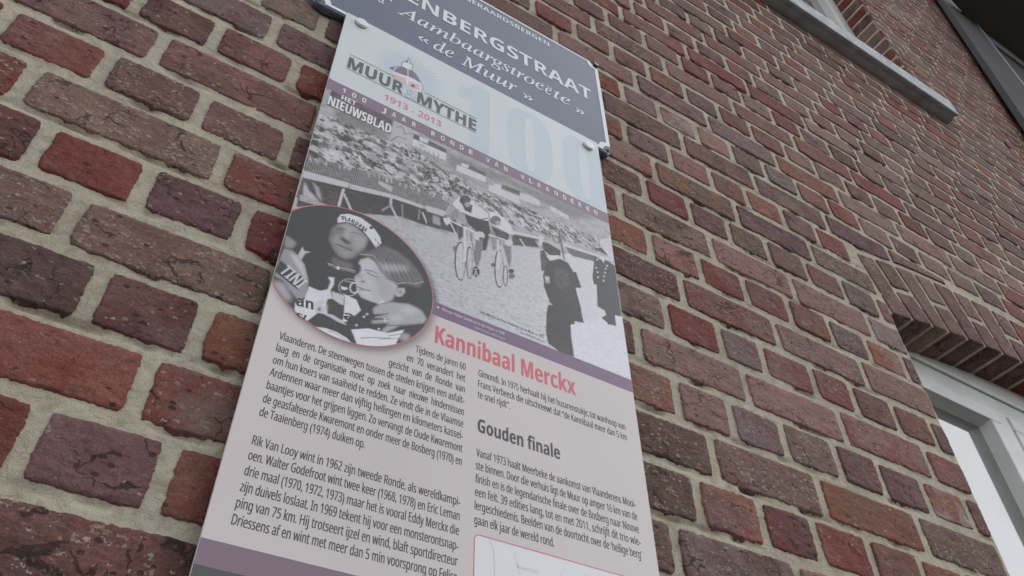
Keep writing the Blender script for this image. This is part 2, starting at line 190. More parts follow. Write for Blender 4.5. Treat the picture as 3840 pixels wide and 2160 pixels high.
 ('l', 110, 0.25, 0, 1.3, [(425.1, 2540.6), (436.5, 2543.2), (435.2, 2532.2), (428.7, 2531.5), (425.1, 2540.6)]),
 ('l', 112, 0.25, 0, 1.56, [(439.5, 2537.8), (451.0, 2539.3), (450.3, 2528.8), (442.1, 2526.1), (439.5, 2537.8)]),
 ('p', 186, 0.3, 0, [(470.0, 2512.9), (469.6, 2510.9), (468.6, 2508.8), (467.0, 2506.8), (465.2, 2505.0), (463.2, 2503.6), (461.3, 2502.8), (459.6, 2502.7), (458.2, 2503.2), (457.4, 2504.2), (457.2, 2505.8), (457.7, 2507.8), (458.7, 2509.9), (460.2, 2511.9), (462.0, 2513.7), (464.0, 2515.1), (466.0, 2515.9), (467.7, 2516.1), (469.1, 2515.6), (469.9, 2514.5)]),
 ('l', 185, 0.25, 0, 1.83, [(449.4, 2500.5), (457.1, 2497.0)]),
 ('p', 150, 0.3, 0, [(422.6, 2450.4), (430.8, 2453.3), (430.5, 2440.0), (423.1, 2437.7)]),
 ('p', 185, 0.2, 0, [(424.1, 2448.4), (428.7, 2450.0), (427.6, 2444.0), (424.6, 2443.3)]),
 ('p', 170, 0.3, 0, [(423.8, 2411.0), (428.8, 2405.9), (433.2, 2403.5), (423.3, 2398.7)]),
 ('p', 182, 0.8, 0, [(520.6, 2575.1), (546.0, 2596.2), (544.4, 2546.6), (534.7, 2545.4), (523.5, 2553.7)]),
 ('p', 104, 0.3, 0, [(512.1, 2551.4), (524.4, 2561.4), (534.3, 2549.3), (524.9, 2549.8)]),
 ('p', 101, 0.3, 0, [(509.5, 2533.6), (518.7, 2532.6), (532.1, 2537.8), (544.3, 2534.3), (543.6, 2436.7), (531.5, 2433.1), (530.9, 2415.0), (517.6, 2410.4), (517.8, 2426.3), (515.5, 2434.0), (504.2, 2436.1), (507.5, 2477.8), (502.5, 2476.1), (501.5, 2489.9)]),
 ('p', 184, 0.3, 0, [(518.5, 2538.5), (529.2, 2542.4), (524.3, 2528.5)]),
 ('p', 190, 0.1, 0, [(514.9, 2530.5), (514.8, 2529.8), (514.5, 2529.1), (514.1, 2528.4), (513.6, 2527.9), (513.1, 2527.5), (512.6, 2527.3), (512.2, 2527.4), (511.9, 2527.7), (511.7, 2528.1), (511.7, 2528.7), (511.9, 2529.4), (512.2, 2530.2), (512.6, 2530.8), (513.0, 2531.4), (513.6, 2531.8), (514.0, 2531.9), (514.5, 2531.9), (514.8, 2531.6), (514.9, 2531.1)]),
 ('p', 190, 0.1, 0, [(511.4, 2512.6), (511.3, 2511.9), (511.0, 2511.2), (510.6, 2510.6), (510.1, 2510.1), (509.6, 2509.7), (509.1, 2509.5), (508.7, 2509.6), (508.4, 2509.9), (508.3, 2510.3), (508.3, 2510.9), (508.4, 2511.6), (508.7, 2512.3), (509.1, 2513.0), (509.5, 2513.5), (510.0, 2513.9), (510.5, 2514.0), (510.9, 2514.0), (511.3, 2513.7), (511.4, 2513.2)]),
 ('p', 190, 0.1, 0, [(513.1, 2504.7), (513.0, 2504.0), (512.7, 2503.3), (512.3, 2502.7), (511.8, 2502.2), (511.3, 2501.8), (510.8, 2501.6), (510.4, 2501.7), (510.1, 2502.0), (510.0, 2502.4), (509.9, 2503.0), (510.1, 2503.7), (510.4, 2504.4), (510.8, 2505.0), (511.2, 2505.6), (511.7, 2505.9), (512.2, 2506.1), (512.6, 2506.0), (512.9, 2505.8), (513.1, 2505.3)]),
 ('p', 190, 0.1, 0, [(512.9, 2494.9), (512.8, 2494.2), (512.5, 2493.5), (512.1, 2492.9), (511.6, 2492.4), (511.1, 2492.0), (510.7, 2491.9), (510.3, 2491.9), (510.0, 2492.2), (509.8, 2492.7), (509.8, 2493.2), (509.9, 2493.9), (510.2, 2494.6), (510.6, 2495.2), (511.1, 2495.8), (511.6, 2496.1), (512.0, 2496.3), (512.4, 2496.2), (512.7, 2495.9), (512.9, 2495.5)]),
 ('p', 190, 0.1, 0, [(531.6, 2527.5), (531.5, 2526.8), (531.2, 2526.0), (530.8, 2525.4), (530.3, 2524.8), (529.8, 2524.4), (529.3, 2524.3), (528.8, 2524.3), (528.5, 2524.6), (528.4, 2525.1), (528.4, 2525.7), (528.5, 2526.4), (528.8, 2527.1), (529.2, 2527.8), (529.7, 2528.3), (530.2, 2528.7), (530.7, 2528.9), (531.2, 2528.8), (531.5, 2528.6), (531.6, 2528.1)]),
 ('p', 190, 0.1, 0, [(528.6, 2519.8), (528.4, 2519.1), (528.1, 2518.4), (527.7, 2517.7), (527.2, 2517.2), (526.7, 2516.8), (526.2, 2516.7), (525.8, 2516.7), (525.5, 2517.0), (525.3, 2517.5), (525.3, 2518.1), (525.5, 2518.8), (525.8, 2519.5), (526.2, 2520.1), (526.7, 2520.7), (527.2, 2521.1), (527.7, 2521.2), (528.1, 2521.2), (528.4, 2520.9), (528.5, 2520.4)]),
 ('p', 190, 0.1, 0, [(526.3, 2510.7), (526.2, 2510.0), (525.9, 2509.3), (525.5, 2508.7), (525.0, 2508.1), (524.5, 2507.8), (524.0, 2507.6), (523.6, 2507.7), (523.3, 2507.9), (523.1, 2508.4), (523.1, 2509.0), (523.3, 2509.7), (523.6, 2510.4), (524.0, 2511.1), (524.5, 2511.6), (525.0, 2512.0), (525.5, 2512.1), (525.9, 2512.1), (526.2, 2511.8), (526.3, 2511.3)]),
 ('p', 190, 0.1, 0, [(523.7, 2502.1), (523.5, 2501.4), (523.3, 2500.7), (522.9, 2500.1), (522.4, 2499.5), (521.9, 2499.2), (521.4, 2499.0), (521.0, 2499.1), (520.7, 2499.4), (520.5, 2499.8), (520.5, 2500.4), (520.6, 2501.1), (520.9, 2501.8), (521.3, 2502.4), (521.8, 2502.9), (522.3, 2503.3), (522.8, 2503.5), (523.2, 2503.4), (523.5, 2503.1), (523.7, 2502.7)]),
 ('p', 190, 0.1, 0, [(521.8, 2492.8), (521.7, 2492.1), (521.4, 2491.4), (521.0, 2490.8), (520.5, 2490.3), (520.0, 2489.9), (519.5, 2489.8), (519.1, 2489.8), (518.8, 2490.1), (518.7, 2490.5), (518.7, 2491.1), (518.8, 2491.8), (519.1, 2492.5), (519.5, 2493.1), (520.0, 2493.6), (520.5, 2494.0), (520.9, 2494.2), (521.4, 2494.1), (521.7, 2493.8), (521.8, 2493.4)]),
 ('p', 101, 0.3, 0, [(516.2, 2425.3), (532.0, 2434.3), (531.6, 2414.1), (520.2, 2411.9), (508.4, 2417.8)]),
 ('p', 90, 0, 1, [(268.2, 2368.4), (265.7, 2330.6), (254.4, 2294.1), (236.3, 2262.4), (213.6, 2238.0), (188.7, 2222.4), (163.6, 2216.1), (140.2, 2219.1), (120.1, 2231.0), (104.7, 2251.0), (95.3, 2277.8), (92.9, 2309.9), (98.3, 2344.8), (111.8, 2379.6), (132.8, 2410.6), (159.6, 2434.0), (189.6, 2446.1), (218.9, 2444.8), (243.7, 2429.7), (260.8, 2403.0)]),
 ('p', 138, 2, 1, [(97.0, 2342.1), (112.1, 2335.9), (108.6, 2324.0), (99.7, 2322.3)]),
 ('p', 162, 0.4, 1, [(114.9, 2317.8), (117.7, 2334.1), (120.4, 2329.0), (128.2, 2330.9), (122.2, 2325.1), (119.8, 2312.6)]),
 ('p', 150, 3, 1, [(96.8, 2275.7), (109.8, 2276.4), (119.8, 2263.8), (120.8, 2252.7), (111.9, 2254.0), (98.7, 2266.3)]),
 ('p', 140, 0.8, 1, [(100.0, 2320.9), (109.9, 2323.1), (123.5, 2311.4), (131.9, 2290.9), (134.0, 2270.9), (127.3, 2258.7), (119.3, 2266.4), (107.2, 2278.1), (98.2, 2279.4), (98.3, 2300.9)]),
 ('p', 165, 1.5, 1, [(106.3, 2317.9), (113.0, 2318.4), (124.0, 2308.5), (130.7, 2290.2), (127.0, 2291.4), (116.7, 2304.6)]),
 ('p', 96, 0.3, 1, [(99.6, 2303.1), (127.0, 2291.4), (124.1, 2273.3), (98.1, 2285.4)]),
 ('p', 118, 2, 1, [(149.6, 2338.6), (159.7, 2335.9), (174.0, 2338.7), (176.6, 2328.5), (159.0, 2324.1), (149.0, 2326.8)]),
 ('p', 140, 2, 1, [(143.5, 2378.0), (149.4, 2388.6), (158.5, 2395.8), (171.5, 2394.5), (185.4, 2386.4), (184.5, 2373.5), (179.8, 2360.4), (172.7, 2348.0), (165.0, 2341.3), (156.4, 2341.6), (147.9, 2349.4), (143.5, 2362.3)]),
 ('p', 152, 4, 1, [(171.4, 2395.3), (171.1, 2393.6), (169.9, 2391.5), (168.0, 2389.2), (165.4, 2387.0), (162.5, 2385.1), (159.6, 2383.6), (156.9, 2382.8), (154.7, 2382.6), (153.2, 2383.1), (152.6, 2384.2), (152.8, 2385.9), (153.9, 2388.0), (155.8, 2390.2), (158.4, 2392.4), (161.2, 2394.4), (164.2, 2395.9), (166.9, 2396.8), (169.2, 2397.0), (170.7, 2396.5)]),
 ('p', 102, 3, 1, [(158.1, 2382.7), (158.0, 2381.6), (157.4, 2380.4), (156.4, 2379.1), (155.1, 2377.9), (153.6, 2376.9), (152.1, 2376.1), (150.7, 2375.8), (149.6, 2375.8), (148.8, 2376.2), (148.4, 2377.0), (148.5, 2378.0), (149.0, 2379.2), (150.0, 2380.5), (151.3, 2381.7), (152.8, 2382.7), (154.3, 2383.5), (155.7, 2383.9), (156.9, 2383.8), (157.7, 2383.4)]),
 ('p', 100, 3, 1, [(177.9, 2382.5), (177.8, 2381.3), (177.1, 2379.9), (176.0, 2378.5), (174.6, 2377.2), (172.9, 2376.0), (171.2, 2375.2), (169.7, 2374.8), (168.4, 2374.9), (167.5, 2375.3), (167.1, 2376.2), (167.2, 2377.4), (167.8, 2378.7), (168.9, 2380.1), (170.4, 2381.5), (172.0, 2382.6), (173.7, 2383.4), (175.3, 2383.8), (176.6, 2383.8), (177.5, 2383.3)]),
 ('p', 176, 0.3, 1, [(154.9, 2379.2), (154.9, 2378.9), (154.7, 2378.4), (154.3, 2378.0), (153.9, 2377.6), (153.3, 2377.2), (152.8, 2377.0), (152.3, 2376.8), (151.9, 2376.8), (151.6, 2376.9), (151.5, 2377.2), (151.5, 2377.5), (151.7, 2378.0), (152.1, 2378.4), (152.5, 2378.8), (153.1, 2379.2), (153.6, 2379.4), (154.1, 2379.6), (154.5, 2379.6), (154.8, 2379.5)]),
 ('p', 176, 0.3, 1, [(174.4, 2378.3), (174.3, 2377.8), (174.1, 2377.2), (173.6, 2376.5), (173.0, 2376.0), (172.2, 2375.5), (171.5, 2375.1), (170.8, 2375.0), (170.2, 2375.0), (169.9, 2375.2), (169.7, 2375.6), (169.7, 2376.1), (170.0, 2376.7), (170.5, 2377.3), (171.1, 2377.9), (171.8, 2378.4), (172.6, 2378.8), (173.3, 2378.9), (173.8, 2378.9), (174.2, 2378.7)]),
 ('p', 84, 0.25, 1, [(154.1, 2378.7), (154.1, 2378.4), (154.1, 2378.1), (154.0, 2377.8), (153.8, 2377.5), (153.6, 2377.4), (153.4, 2377.3), (153.1, 2377.3), (153.0, 2377.4), (152.8, 2377.6), (152.7, 2377.9), (152.7, 2378.2), (152.8, 2378.6), (152.9, 2378.9), (153.1, 2379.1), (153.3, 2379.3), (153.5, 2379.4), (153.7, 2379.4), (153.9, 2379.2), (154.0, 2379.0)]),
 ('p', 84, 0.25, 1, [(173.0, 2377.5), (173.0, 2377.1), (172.9, 2376.7), (172.8, 2376.4), (172.6, 2376.1), (172.3, 2375.9), (172.0, 2375.8), (171.8, 2375.8), (171.6, 2375.9), (171.4, 2376.2), (171.3, 2376.5), (171.3, 2376.9), (171.4, 2377.3), (171.5, 2377.7), (171.8, 2377.9), (172.0, 2378.2), (172.3, 2378.2), (172.5, 2378.2), (172.7, 2378.1), (172.9, 2377.8)]),
 ('p', 152, 2, 1, [(156.4, 2383.8), (162.9, 2382.3), (164.8, 2371.0), (159.2, 2373.1)]),
 ('p', 104, 1.5, 1, [(155.1, 2371.5), (168.1, 2367.7), (163.2, 2362.3), (155.3, 2365.6)]),
 ('p', 118, 3, 1, [(142.1, 2375.4), (148.1, 2380.7), (148.5, 2361.7), (152.7, 2350.4), (147.9, 2349.4), (143.5, 2362.3)]),
 ('p', 156, 5, 1, [(163.9, 2384.6), (174.8, 2389.2), (182.0, 2382.7), (180.9, 2371.5), (170.8, 2371.0)]),
 ('p', 124, 4, 1, [(153.1, 2347.3), (162.6, 2349.2), (171.4, 2357.5), (178.4, 2361.4), (172.7, 2348.0), (165.0, 2341.3), (156.4, 2341.6)]),
 ('l', 112, 0.6, 1, 0.84, [(149.5, 2381.2), (153.8, 2384.4), (158.8, 2384.4)]),
 ('l', 110, 0.5, 1, 0.84, [(165.5, 2383.8), (172.5, 2386.5), (180.1, 2385.5)]),
 ('l', 98, 0.25, 1, 1.26, [(151.7, 2357.0), (159.0, 2357.0), (169.7, 2356.5)]),
 ('p', 155, 4, 1, [(170.4, 2351.0), (170.2, 2349.8), (169.5, 2348.5), (168.2, 2347.0), (166.5, 2345.6), (164.6, 2344.4), (162.6, 2343.5), (160.8, 2342.9), (159.3, 2342.9), (158.3, 2343.2), (157.9, 2344.0), (158.0, 2345.2), (158.8, 2346.5), (160.1, 2348.0), (161.7, 2349.4), (163.7, 2350.6), (165.6, 2351.5), (167.5, 2352.1), (168.9, 2352.2), (170.0, 2351.8)]),
 ('p', 150, 4, 1, [(152.6, 2362.3), (152.7, 2360.8), (152.5, 2359.2), (152.0, 2357.8), (151.4, 2356.7), (150.6, 2356.0), (149.7, 2355.8), (148.8, 2356.0), (148.1, 2356.7), (147.5, 2357.8), (147.1, 2359.2), (147.1, 2360.7), (147.2, 2362.3), (147.7, 2363.7), (148.3, 2364.8), (149.1, 2365.5), (150.0, 2365.8), (150.9, 2365.5), (151.6, 2364.8), (152.2, 2363.7)]),
 ('p', 148, 4, 1, [(182.9, 2369.9), (182.8, 2368.5), (182.4, 2367.0), (181.6, 2365.6), (180.6, 2364.4), (179.4, 2363.5), (178.1, 2363.0), (176.9, 2363.0), (175.9, 2363.4), (175.2, 2364.2), (174.8, 2365.4), (174.9, 2366.8), (175.3, 2368.3), (176.0, 2369.8), (177.1, 2371.0), (178.3, 2371.9), (179.6, 2372.4), (180.8, 2372.4), (181.8, 2372.0), (182.5, 2371.1)]),
 ('p', 112, 2, 1, [(168.6, 2359.4), (168.5, 2358.7), (167.9, 2357.9), (166.9, 2357.0), (165.7, 2356.1), (164.2, 2355.2), (162.8, 2354.5), (161.5, 2354.0), (160.5, 2353.8), (159.7, 2353.8), (159.4, 2354.2), (159.6, 2354.8), (160.2, 2355.6), (161.1, 2356.5), (162.4, 2357.5), (163.8, 2358.3), (165.2, 2359.1), (166.6, 2359.6), (167.6, 2359.8), (168.3, 2359.7)]),
 ('p', 180, 0.3, 1, [(147.1, 2395.4), (149.5, 2404.7), (158.8, 2411.7), (172.9, 2413.7), (188.0, 2407.9), (198.7, 2395.9), (201.9, 2386.9), (196.5, 2374.7), (188.3, 2384.5), (177.9, 2394.7), (165.8, 2398.4), (157.1, 2396.8), (148.3, 2389.4)]),
 ('l', 112, 0.25, 1, 0.7, [(148.3, 2389.0), (157.1, 2396.3), (165.9, 2398.1), (178.0, 2394.2), (188.3, 2384.0), (196.4, 2374.0)]),
 ('p', 100, 0.2, 1, [(189.3, 2405.9), (189.3, 2405.1), (189.1, 2404.2), (188.7, 2403.3), (188.1, 2402.6), (187.4, 2402.1), (186.7, 2401.8), (186.1, 2401.8), (185.5, 2402.1), (185.1, 2402.6), (184.9, 2403.3), (184.9, 2404.2), (185.2, 2405.1), (185.6, 2406.0), (186.1, 2406.7), (186.8, 2407.2), (187.5, 2407.5), (188.2, 2407.5), (188.7, 2407.2), (189.1, 2406.7)]),
 ('l', 100, 0.25, 1, 0.98, [(193.1, 2389.9), (195.2, 2386.6)]),
 ('l', 100, 0.25, 1, 0.98, [(197.2, 2386.0), (199.0, 2383.5)]),
 ('l', 168, 0.25, 1, 1.12, [(147.2, 2324.5), (156.6, 2324.1), (177.7, 2328.8)]),
 ('l', 168, 0.25, 1, 0.7, [(147.4, 2322.3), (157.0, 2321.7), (178.1, 2326.4)]),
 ('p', 186, 0.3, 1, [(160.2, 2324.1), (160.3, 2323.2), (160.2, 2322.3), (160.0, 2321.6), (159.7, 2321.0), (159.3, 2320.7), (158.9, 2320.6), (158.4, 2320.8), (158.0, 2321.2), (157.7, 2321.8), (157.6, 2322.6), (157.5, 2323.5), (157.6, 2324.4), (157.8, 2325.1), (158.1, 2325.7), (158.5, 2326.1), (158.9, 2326.1), (159.3, 2326.0), (159.7, 2325.5), (160.0, 2324.9)]),
 ('l', 172, 0.2, 1, 0.9, [(184.9, 2308.0), (184.8, 2304.1), (183.7, 2300.0), (181.7, 2296.2), (178.9, 2293.1), (175.7, 2290.9), (172.4, 2289.8), (169.2, 2290.0), (166.5, 2291.4), (164.6, 2293.8), (163.5, 2297.1), (163.5, 2300.9), (164.5, 2304.9), (166.5, 2308.7), (169.2, 2312.0), (172.5, 2314.3), (175.9, 2315.4), (179.1, 2315.3), (181.9, 2313.9), (183.9, 2311.4), (184.9, 2308.0)]),
 ('p', 180, 0.2, 1, [(165.0, 2299.9), (173.8, 2301.5), (171.6, 2297.0), (166.8, 2295.5)]),
 ('l', 178, 0.2, 1, 1.6, [(183.9, 2306.7), (183.9, 2304.4), (183.6, 2302.1), (182.9, 2300.1), (181.8, 2298.5), (180.5, 2297.5), (179.2, 2297.2), (177.9, 2297.6), (176.7, 2298.6), (175.8, 2300.3), (175.3, 2302.3), (175.2, 2304.6), (175.6, 2306.9), (176.3, 2308.9), (177.3, 2310.5), (178.6, 2311.6), (180.0, 2311.9), (181.3, 2311.5), (182.5, 2310.4), (183.4, 2308.8), (183.9, 2306.7)]),
 ('l', 172, 0.25, 1, 1.12, [(168.4, 2309.0), (178.8, 2312.0)]),
 ('p', 180, 0.4, 1, [(133.6, 2283.3), (143.3, 2283.0), (154.3, 2285.5), (168.6, 2291.2), (184.2, 2289.7), (190.8, 2277.8), (185.0, 2266.1), (177.3, 2254.9), (171.7, 2254.0), (150.3, 2254.0), (139.7, 2238.7), (125.3, 2243.4), (124.1, 2255.7), (131.9, 2263.9)]),
 ('p', 98, 0.3, 1, [(155.7, 2287.8), (163.7, 2292.6), (171.4, 2289.5), (173.6, 2266.6), (174.0, 2255.8), (157.8, 2256.1), (154.1, 2268.9)]),
 ('p', 165, 0.4, 1, [(157.3, 2288.6), (171.3, 2289.1), (171.8, 2275.4), (168.6, 2275.3), (158.9, 2278.7)]),
 ('p', 178, 0.5, 1, [(150.0, 2305.7), (157.2, 2308.4), (158.2, 2298.2), (156.0, 2289.4), (158.9, 2278.7), (150.6, 2273.1), (142.0, 2277.1), (143.6, 2280.9), (152.6, 2289.2), (153.7, 2300.6)]),
 ('p', 168, 1.5, 1, [(156.1, 2265.5), (156.2, 2262.7), (155.7, 2260.0), (154.7, 2257.5), (153.2, 2255.5), (151.4, 2254.2), (149.5, 2253.7), (147.6, 2254.1), (146.0, 2255.3), (144.7, 2257.2), (144.0, 2259.6), (143.9, 2262.4), (144.3, 2265.1), (145.4, 2267.6), (146.8, 2269.7), (148.7, 2271.0), (150.6, 2271.5), (152.5, 2271.1), (154.2, 2269.9), (155.4, 2268.0)]),
 ('p', 130, 0.6, 1, [(150.3, 2259.7), (150.3, 2259.0), (150.1, 2258.2), (149.8, 2257.4), (149.4, 2256.8), (148.8, 2256.4), (148.2, 2256.3), (147.6, 2256.4), (147.1, 2256.7), (146.8, 2257.2), (146.5, 2257.9), (146.5, 2258.7), (146.7, 2259.5), (147.0, 2260.3), (147.4, 2260.9), (148.0, 2261.3), (148.6, 2261.4), (149.2, 2261.3), (149.7, 2261.0), (150.1, 2260.5)]),
 ('p', 185, 0.6, 1, [(154.1, 2267.5), (154.1, 2266.8), (153.9, 2266.2), (153.6, 2265.5), (153.1, 2265.0), (152.5, 2264.6), (151.9, 2264.4), (151.4, 2264.5), (150.9, 2264.7), (150.5, 2265.1), (150.3, 2265.6), (150.3, 2266.3), (150.5, 2266.9), (150.9, 2267.5), (151.3, 2268.1), (151.9, 2268.5), (152.5, 2268.6), (153.1, 2268.6), (153.6, 2268.4), (153.9, 2268.0)]),
 ('p', 88, 0.3, 1, [(139.7, 2238.7), (148.1, 2253.7), (162.2, 2256.8), (174.3, 2252.3), (184.5, 2244.2), (191.2, 2232.9), (181.8, 2231.8), (169.9, 2236.2), (156.6, 2235.7), (147.9, 2235.2)]),
 ('p', 165, 0.3, 1, [(150.1, 2255.1), (162.0, 2258.4), (172.6, 2255.9), (179.2, 2251.5), (169.9, 2251.4), (160.5, 2253.8)]),
 ('p', 182, 0.4, 1, [(146.7, 2234.9), (158.4, 2238.6), (169.5, 2238.8), (181.2, 2235.7), (187.7, 2231.3), (171.2, 2227.7), (156.7, 2228.8)]),
 ('l', 130, 0.25, 1, 0.7, [(161.0, 2236.3), (172.2, 2235.8), (181.8, 2231.8)]),
 ('p', 118, 2, 1, [(176.7, 2355.3), (187.9, 2366.7), (203.7, 2386.1), (219.6, 2386.1), (237.5, 2380.1), (253.6, 2364.2), (258.4, 2353.0), (254.0, 2340.7), (242.4, 2338.9), (236.0, 2337.3), (223.4, 2335.0), (211.8, 2335.6), (204.6, 2343.4), (196.8, 2356.1), (186.7, 2355.7)]),
 ('p', 158, 2.5, 1, [(202.1, 2353.9), (220.6, 2363.0), (236.0, 2367.0), (239.1, 2361.7), (221.8, 2350.8), (207.0, 2344.7)]),
 ('l', 104, 0.25, 1, 0.84, [(197.7, 2364.4), (208.0, 2341.1)]),
 ('l', 126, 0.25, 1, 0.84, [(200.7, 2364.4), (211.0, 2341.6)]),
 ('l', 112, 0.25, 1, 0.84, [(203.6, 2364.5), (214.0, 2342.2)]),
 ('l', 140, 0.25, 1, 0.84, [(206.6, 2364.6), (217.0, 2342.8)]),
 ('l', 104, 0.25, 1, 0.84, [(209.6, 2364.6), (220.1, 2343.4)]),
 ('l', 126, 0.25, 1, 0.84, [(212.6, 2364.7), (223.1, 2344.0)]),
 ('l', 112, 0.25, 1, 0.84, [(215.5, 2364.8), (226.1, 2344.5)]),
 ('l', 140, 0.25, 1, 0.84, [(218.5, 2364.8), (229.2, 2345.1)]),
 ('l', 104, 0.25, 1, 0.84, [(221.5, 2364.9), (232.3, 2345.7)]),
 ('l', 126, 0.25, 1, 0.84, [(224.6, 2365.0), (235.3, 2346.3)]),
 ('l', 112, 0.25, 1, 0.84, [(227.6, 2365.1), (238.4, 2346.9)]),
 ('l', 140, 0.25, 1, 0.84, [(230.6, 2365.1), (241.5, 2347.5)]),
 ('l', 104, 0.25, 1, 0.84, [(233.6, 2365.2), (244.6, 2348.1)]),
 ('l', 126, 0.25, 1, 0.84, [(236.7, 2365.3), (247.7, 2348.7)]),
 ('l', 150, 0.25, 1, 0.98, [(179.1, 2355.8), (194.7, 2362.7), (204.9, 2352.0)]),
 ('l', 135, 0.25, 1, 0.84, [(206.9, 2380.8), (225.8, 2377.2), (246.9, 2364.1)]),
 ('l', 150, 0.25, 1, 1.26, [(212.0, 2334.0), (227.2, 2335.0), (235.7, 2341.3)]),
 ('l', 150, 0.25, 1, 1.12, [(238.1, 2342.6), (247.1, 2345.5), (257.0, 2354.0)]),
 ('p', 163, 1.0, 1, [(181.3, 2349.0), (189.2, 2356.2), (197.0, 2354.5), (206.0, 2342.5), (214.4, 2335.3), (227.5, 2332.1), (224.9, 2319.4), (223.4, 2309.1), (215.6, 2300.6), (206.4, 2295.0), (196.8, 2294.4), (188.3, 2294.9), (183.0, 2300.7), (181.8, 2308.0), (179.1, 2314.5), (177.5, 2320.1), (182.6, 2329.3), (183.2, 2338.7), (179.1, 2341.5)]),
 ('p', 152, 5, 1, [(220.8, 2322.2), (220.7, 2319.2), (219.8, 2316.0), (218.1, 2313.1), (216.0, 2310.7), (213.5, 2308.9), (210.9, 2308.1), (208.4, 2308.2), (206.4, 2309.3), (205.0, 2311.3), (204.2, 2313.8), (204.3, 2316.8), (205.2, 2320.0), (206.8, 2322.9), (208.9, 2325.4), (211.5, 2327.2), (214.1, 2328.1), (216.6, 2328.0), (218.7, 2326.9), (220.1, 2324.9)]),
 ('p', 176, 6, 1, [(195.9, 2347.2), (195.9, 2345.1), (195.4, 2342.9), (194.4, 2340.9), (193.0, 2339.2), (191.4, 2338.1), (189.7, 2337.5), (188.2, 2337.6), (186.8, 2338.4), (185.9, 2339.7), (185.4, 2341.5), (185.4, 2343.5), (185.9, 2345.7), (186.9, 2347.7), (188.2, 2349.4), (189.8, 2350.6), (191.5, 2351.2), (193.1, 2351.1), (194.5, 2350.4), (195.5, 2349.0)]),
 ('p', 174, 5, 1, [(198.0, 2309.1), (197.9, 2307.8), (197.3, 2306.4), (196.3, 2305.0), (194.9, 2303.8), (193.3, 2302.8), (191.7, 2302.2), (190.2, 2302.0), (189.0, 2302.2), (188.1, 2302.9), (187.7, 2303.9), (187.8, 2305.2), (188.4, 2306.6), (189.5, 2308.0), (190.8, 2309.2), (192.4, 2310.2), (194.0, 2310.8), (195.5, 2311.0), (196.8, 2310.8), (197.6, 2310.1)]),
 ('p', 174, 7, 1, [(203.0, 2324.5), (202.9, 2322.9), (202.2, 2321.2), (201.0, 2319.5), (199.5, 2318.0), (197.7, 2316.9), (195.9, 2316.2), (194.2, 2316.0), (192.8, 2316.4), (191.8, 2317.2), (191.4, 2318.5), (191.5, 2320.0), (192.1, 2321.7), (193.3, 2323.4), (194.8, 2324.9), (196.6, 2326.0), (198.4, 2326.7), (200.2, 2326.9), (201.6, 2326.6), (202.6, 2325.7)]),
 ('l', 112, 0.25, 1, 1.26, [(187.7, 2335.6), (193.9, 2337.8), (202.9, 2338.2)]),
 ('l', 96, 0.25, 1, 1.26, [(190.7, 2333.6), (197.1, 2332.0), (203.9, 2332.8)]),
 ('l', 115, 0.25, 1, 1.12, [(179.4, 2334.7), (184.0, 2332.5)]),
 ('l', 104, 0.25, 1, 1.12, [(182.9, 2308.1), (189.1, 2307.4), (198.0, 2309.1)]),
 ('p', 130, 1, 1, [(190.9, 2307.9), (190.7, 2307.4), (190.3, 2306.8), (189.6, 2306.2), (188.6, 2305.5), (187.6, 2304.9), (186.5, 2304.5), (185.6, 2304.2), (184.8, 2304.0), (184.3, 2304.1), (184.0, 2304.4), (184.2, 2304.8), (184.6, 2305.4), (185.3, 2306.1), (186.2, 2306.7), (187.3, 2307.3), (188.3, 2307.8), (189.3, 2308.1), (190.1, 2308.2), (190.6, 2308.1)]),
 ('p', 118, 0.8, 1, [(190.1, 2319.1), (190.0, 2318.5), (189.7, 2317.9), (189.2, 2317.3), (188.5, 2316.7), (187.7, 2316.3), (186.9, 2315.9), (186.2, 2315.8), (185.6, 2315.8), (185.2, 2316.1), (185.0, 2316.5), (185.1, 2317.0), (185.4, 2317.6), (185.9, 2318.2), (186.6, 2318.8), (187.3, 2319.3), (188.1, 2319.6), (188.9, 2319.8), (189.5, 2319.7), (189.9, 2319.5)]),
 ('p', 130, 2, 1, [(184.3, 2324.5), (184.4, 2323.4), (184.3, 2322.4), (184.0, 2321.4), (183.6, 2320.7), (183.2, 2320.3), (182.6, 2320.2), (182.1, 2320.5), (181.7, 2321.0), (181.3, 2321.8), (181.1, 2322.8), (181.1, 2323.9), (181.2, 2324.9), (181.4, 2325.9), (181.8, 2326.6), (182.3, 2327.0), (182.8, 2327.1), (183.3, 2326.9), (183.8, 2326.3), (184.1, 2325.5)]),
 ('p', 150, 6, 1, [(197.4, 2351.3), (207.5, 2340.0), (217.3, 2331.8), (223.4, 2321.9), (219.9, 2307.4), (212.8, 2303.9), (206.4, 2316.5), (199.6, 2332.5)]),
 ('p', 160, 0.8, 1, [(223.6, 2320.1), (227.8, 2329.0), (235.1, 2333.1), (237.2, 2327.2), (233.2, 2318.5), (227.8, 2315.3)]),
 ('p', 135, 1.2, 1, [(233.5, 2325.7), (233.4, 2324.7), (233.1, 2323.6), (232.6, 2322.6), (231.9, 2321.8), (231.1, 2321.3), (230.2, 2321.0), (229.4, 2321.1), (228.8, 2321.4), (228.3, 2322.1), (228.1, 2323.0), (228.1, 2324.0), (228.4, 2325.1), (229.0, 2326.1), (229.7, 2326.9), (230.5, 2327.4), (231.3, 2327.7), (232.1, 2327.7), (232.8, 2327.3), (233.2, 2326.6)]),
 ('p', 92, 0.6, 1, [(236.3, 2334.2), (255.4, 2339.7), (265.8, 2343.3), (266.9, 2308.0), (244.6, 2313.2), (226.2, 2306.5), (237.4, 2322.5)]),
 ('p', 100, 0.6, 1, [(215.2, 2298.5), (223.5, 2307.9), (228.1, 2306.7), (218.7, 2295.1)]),
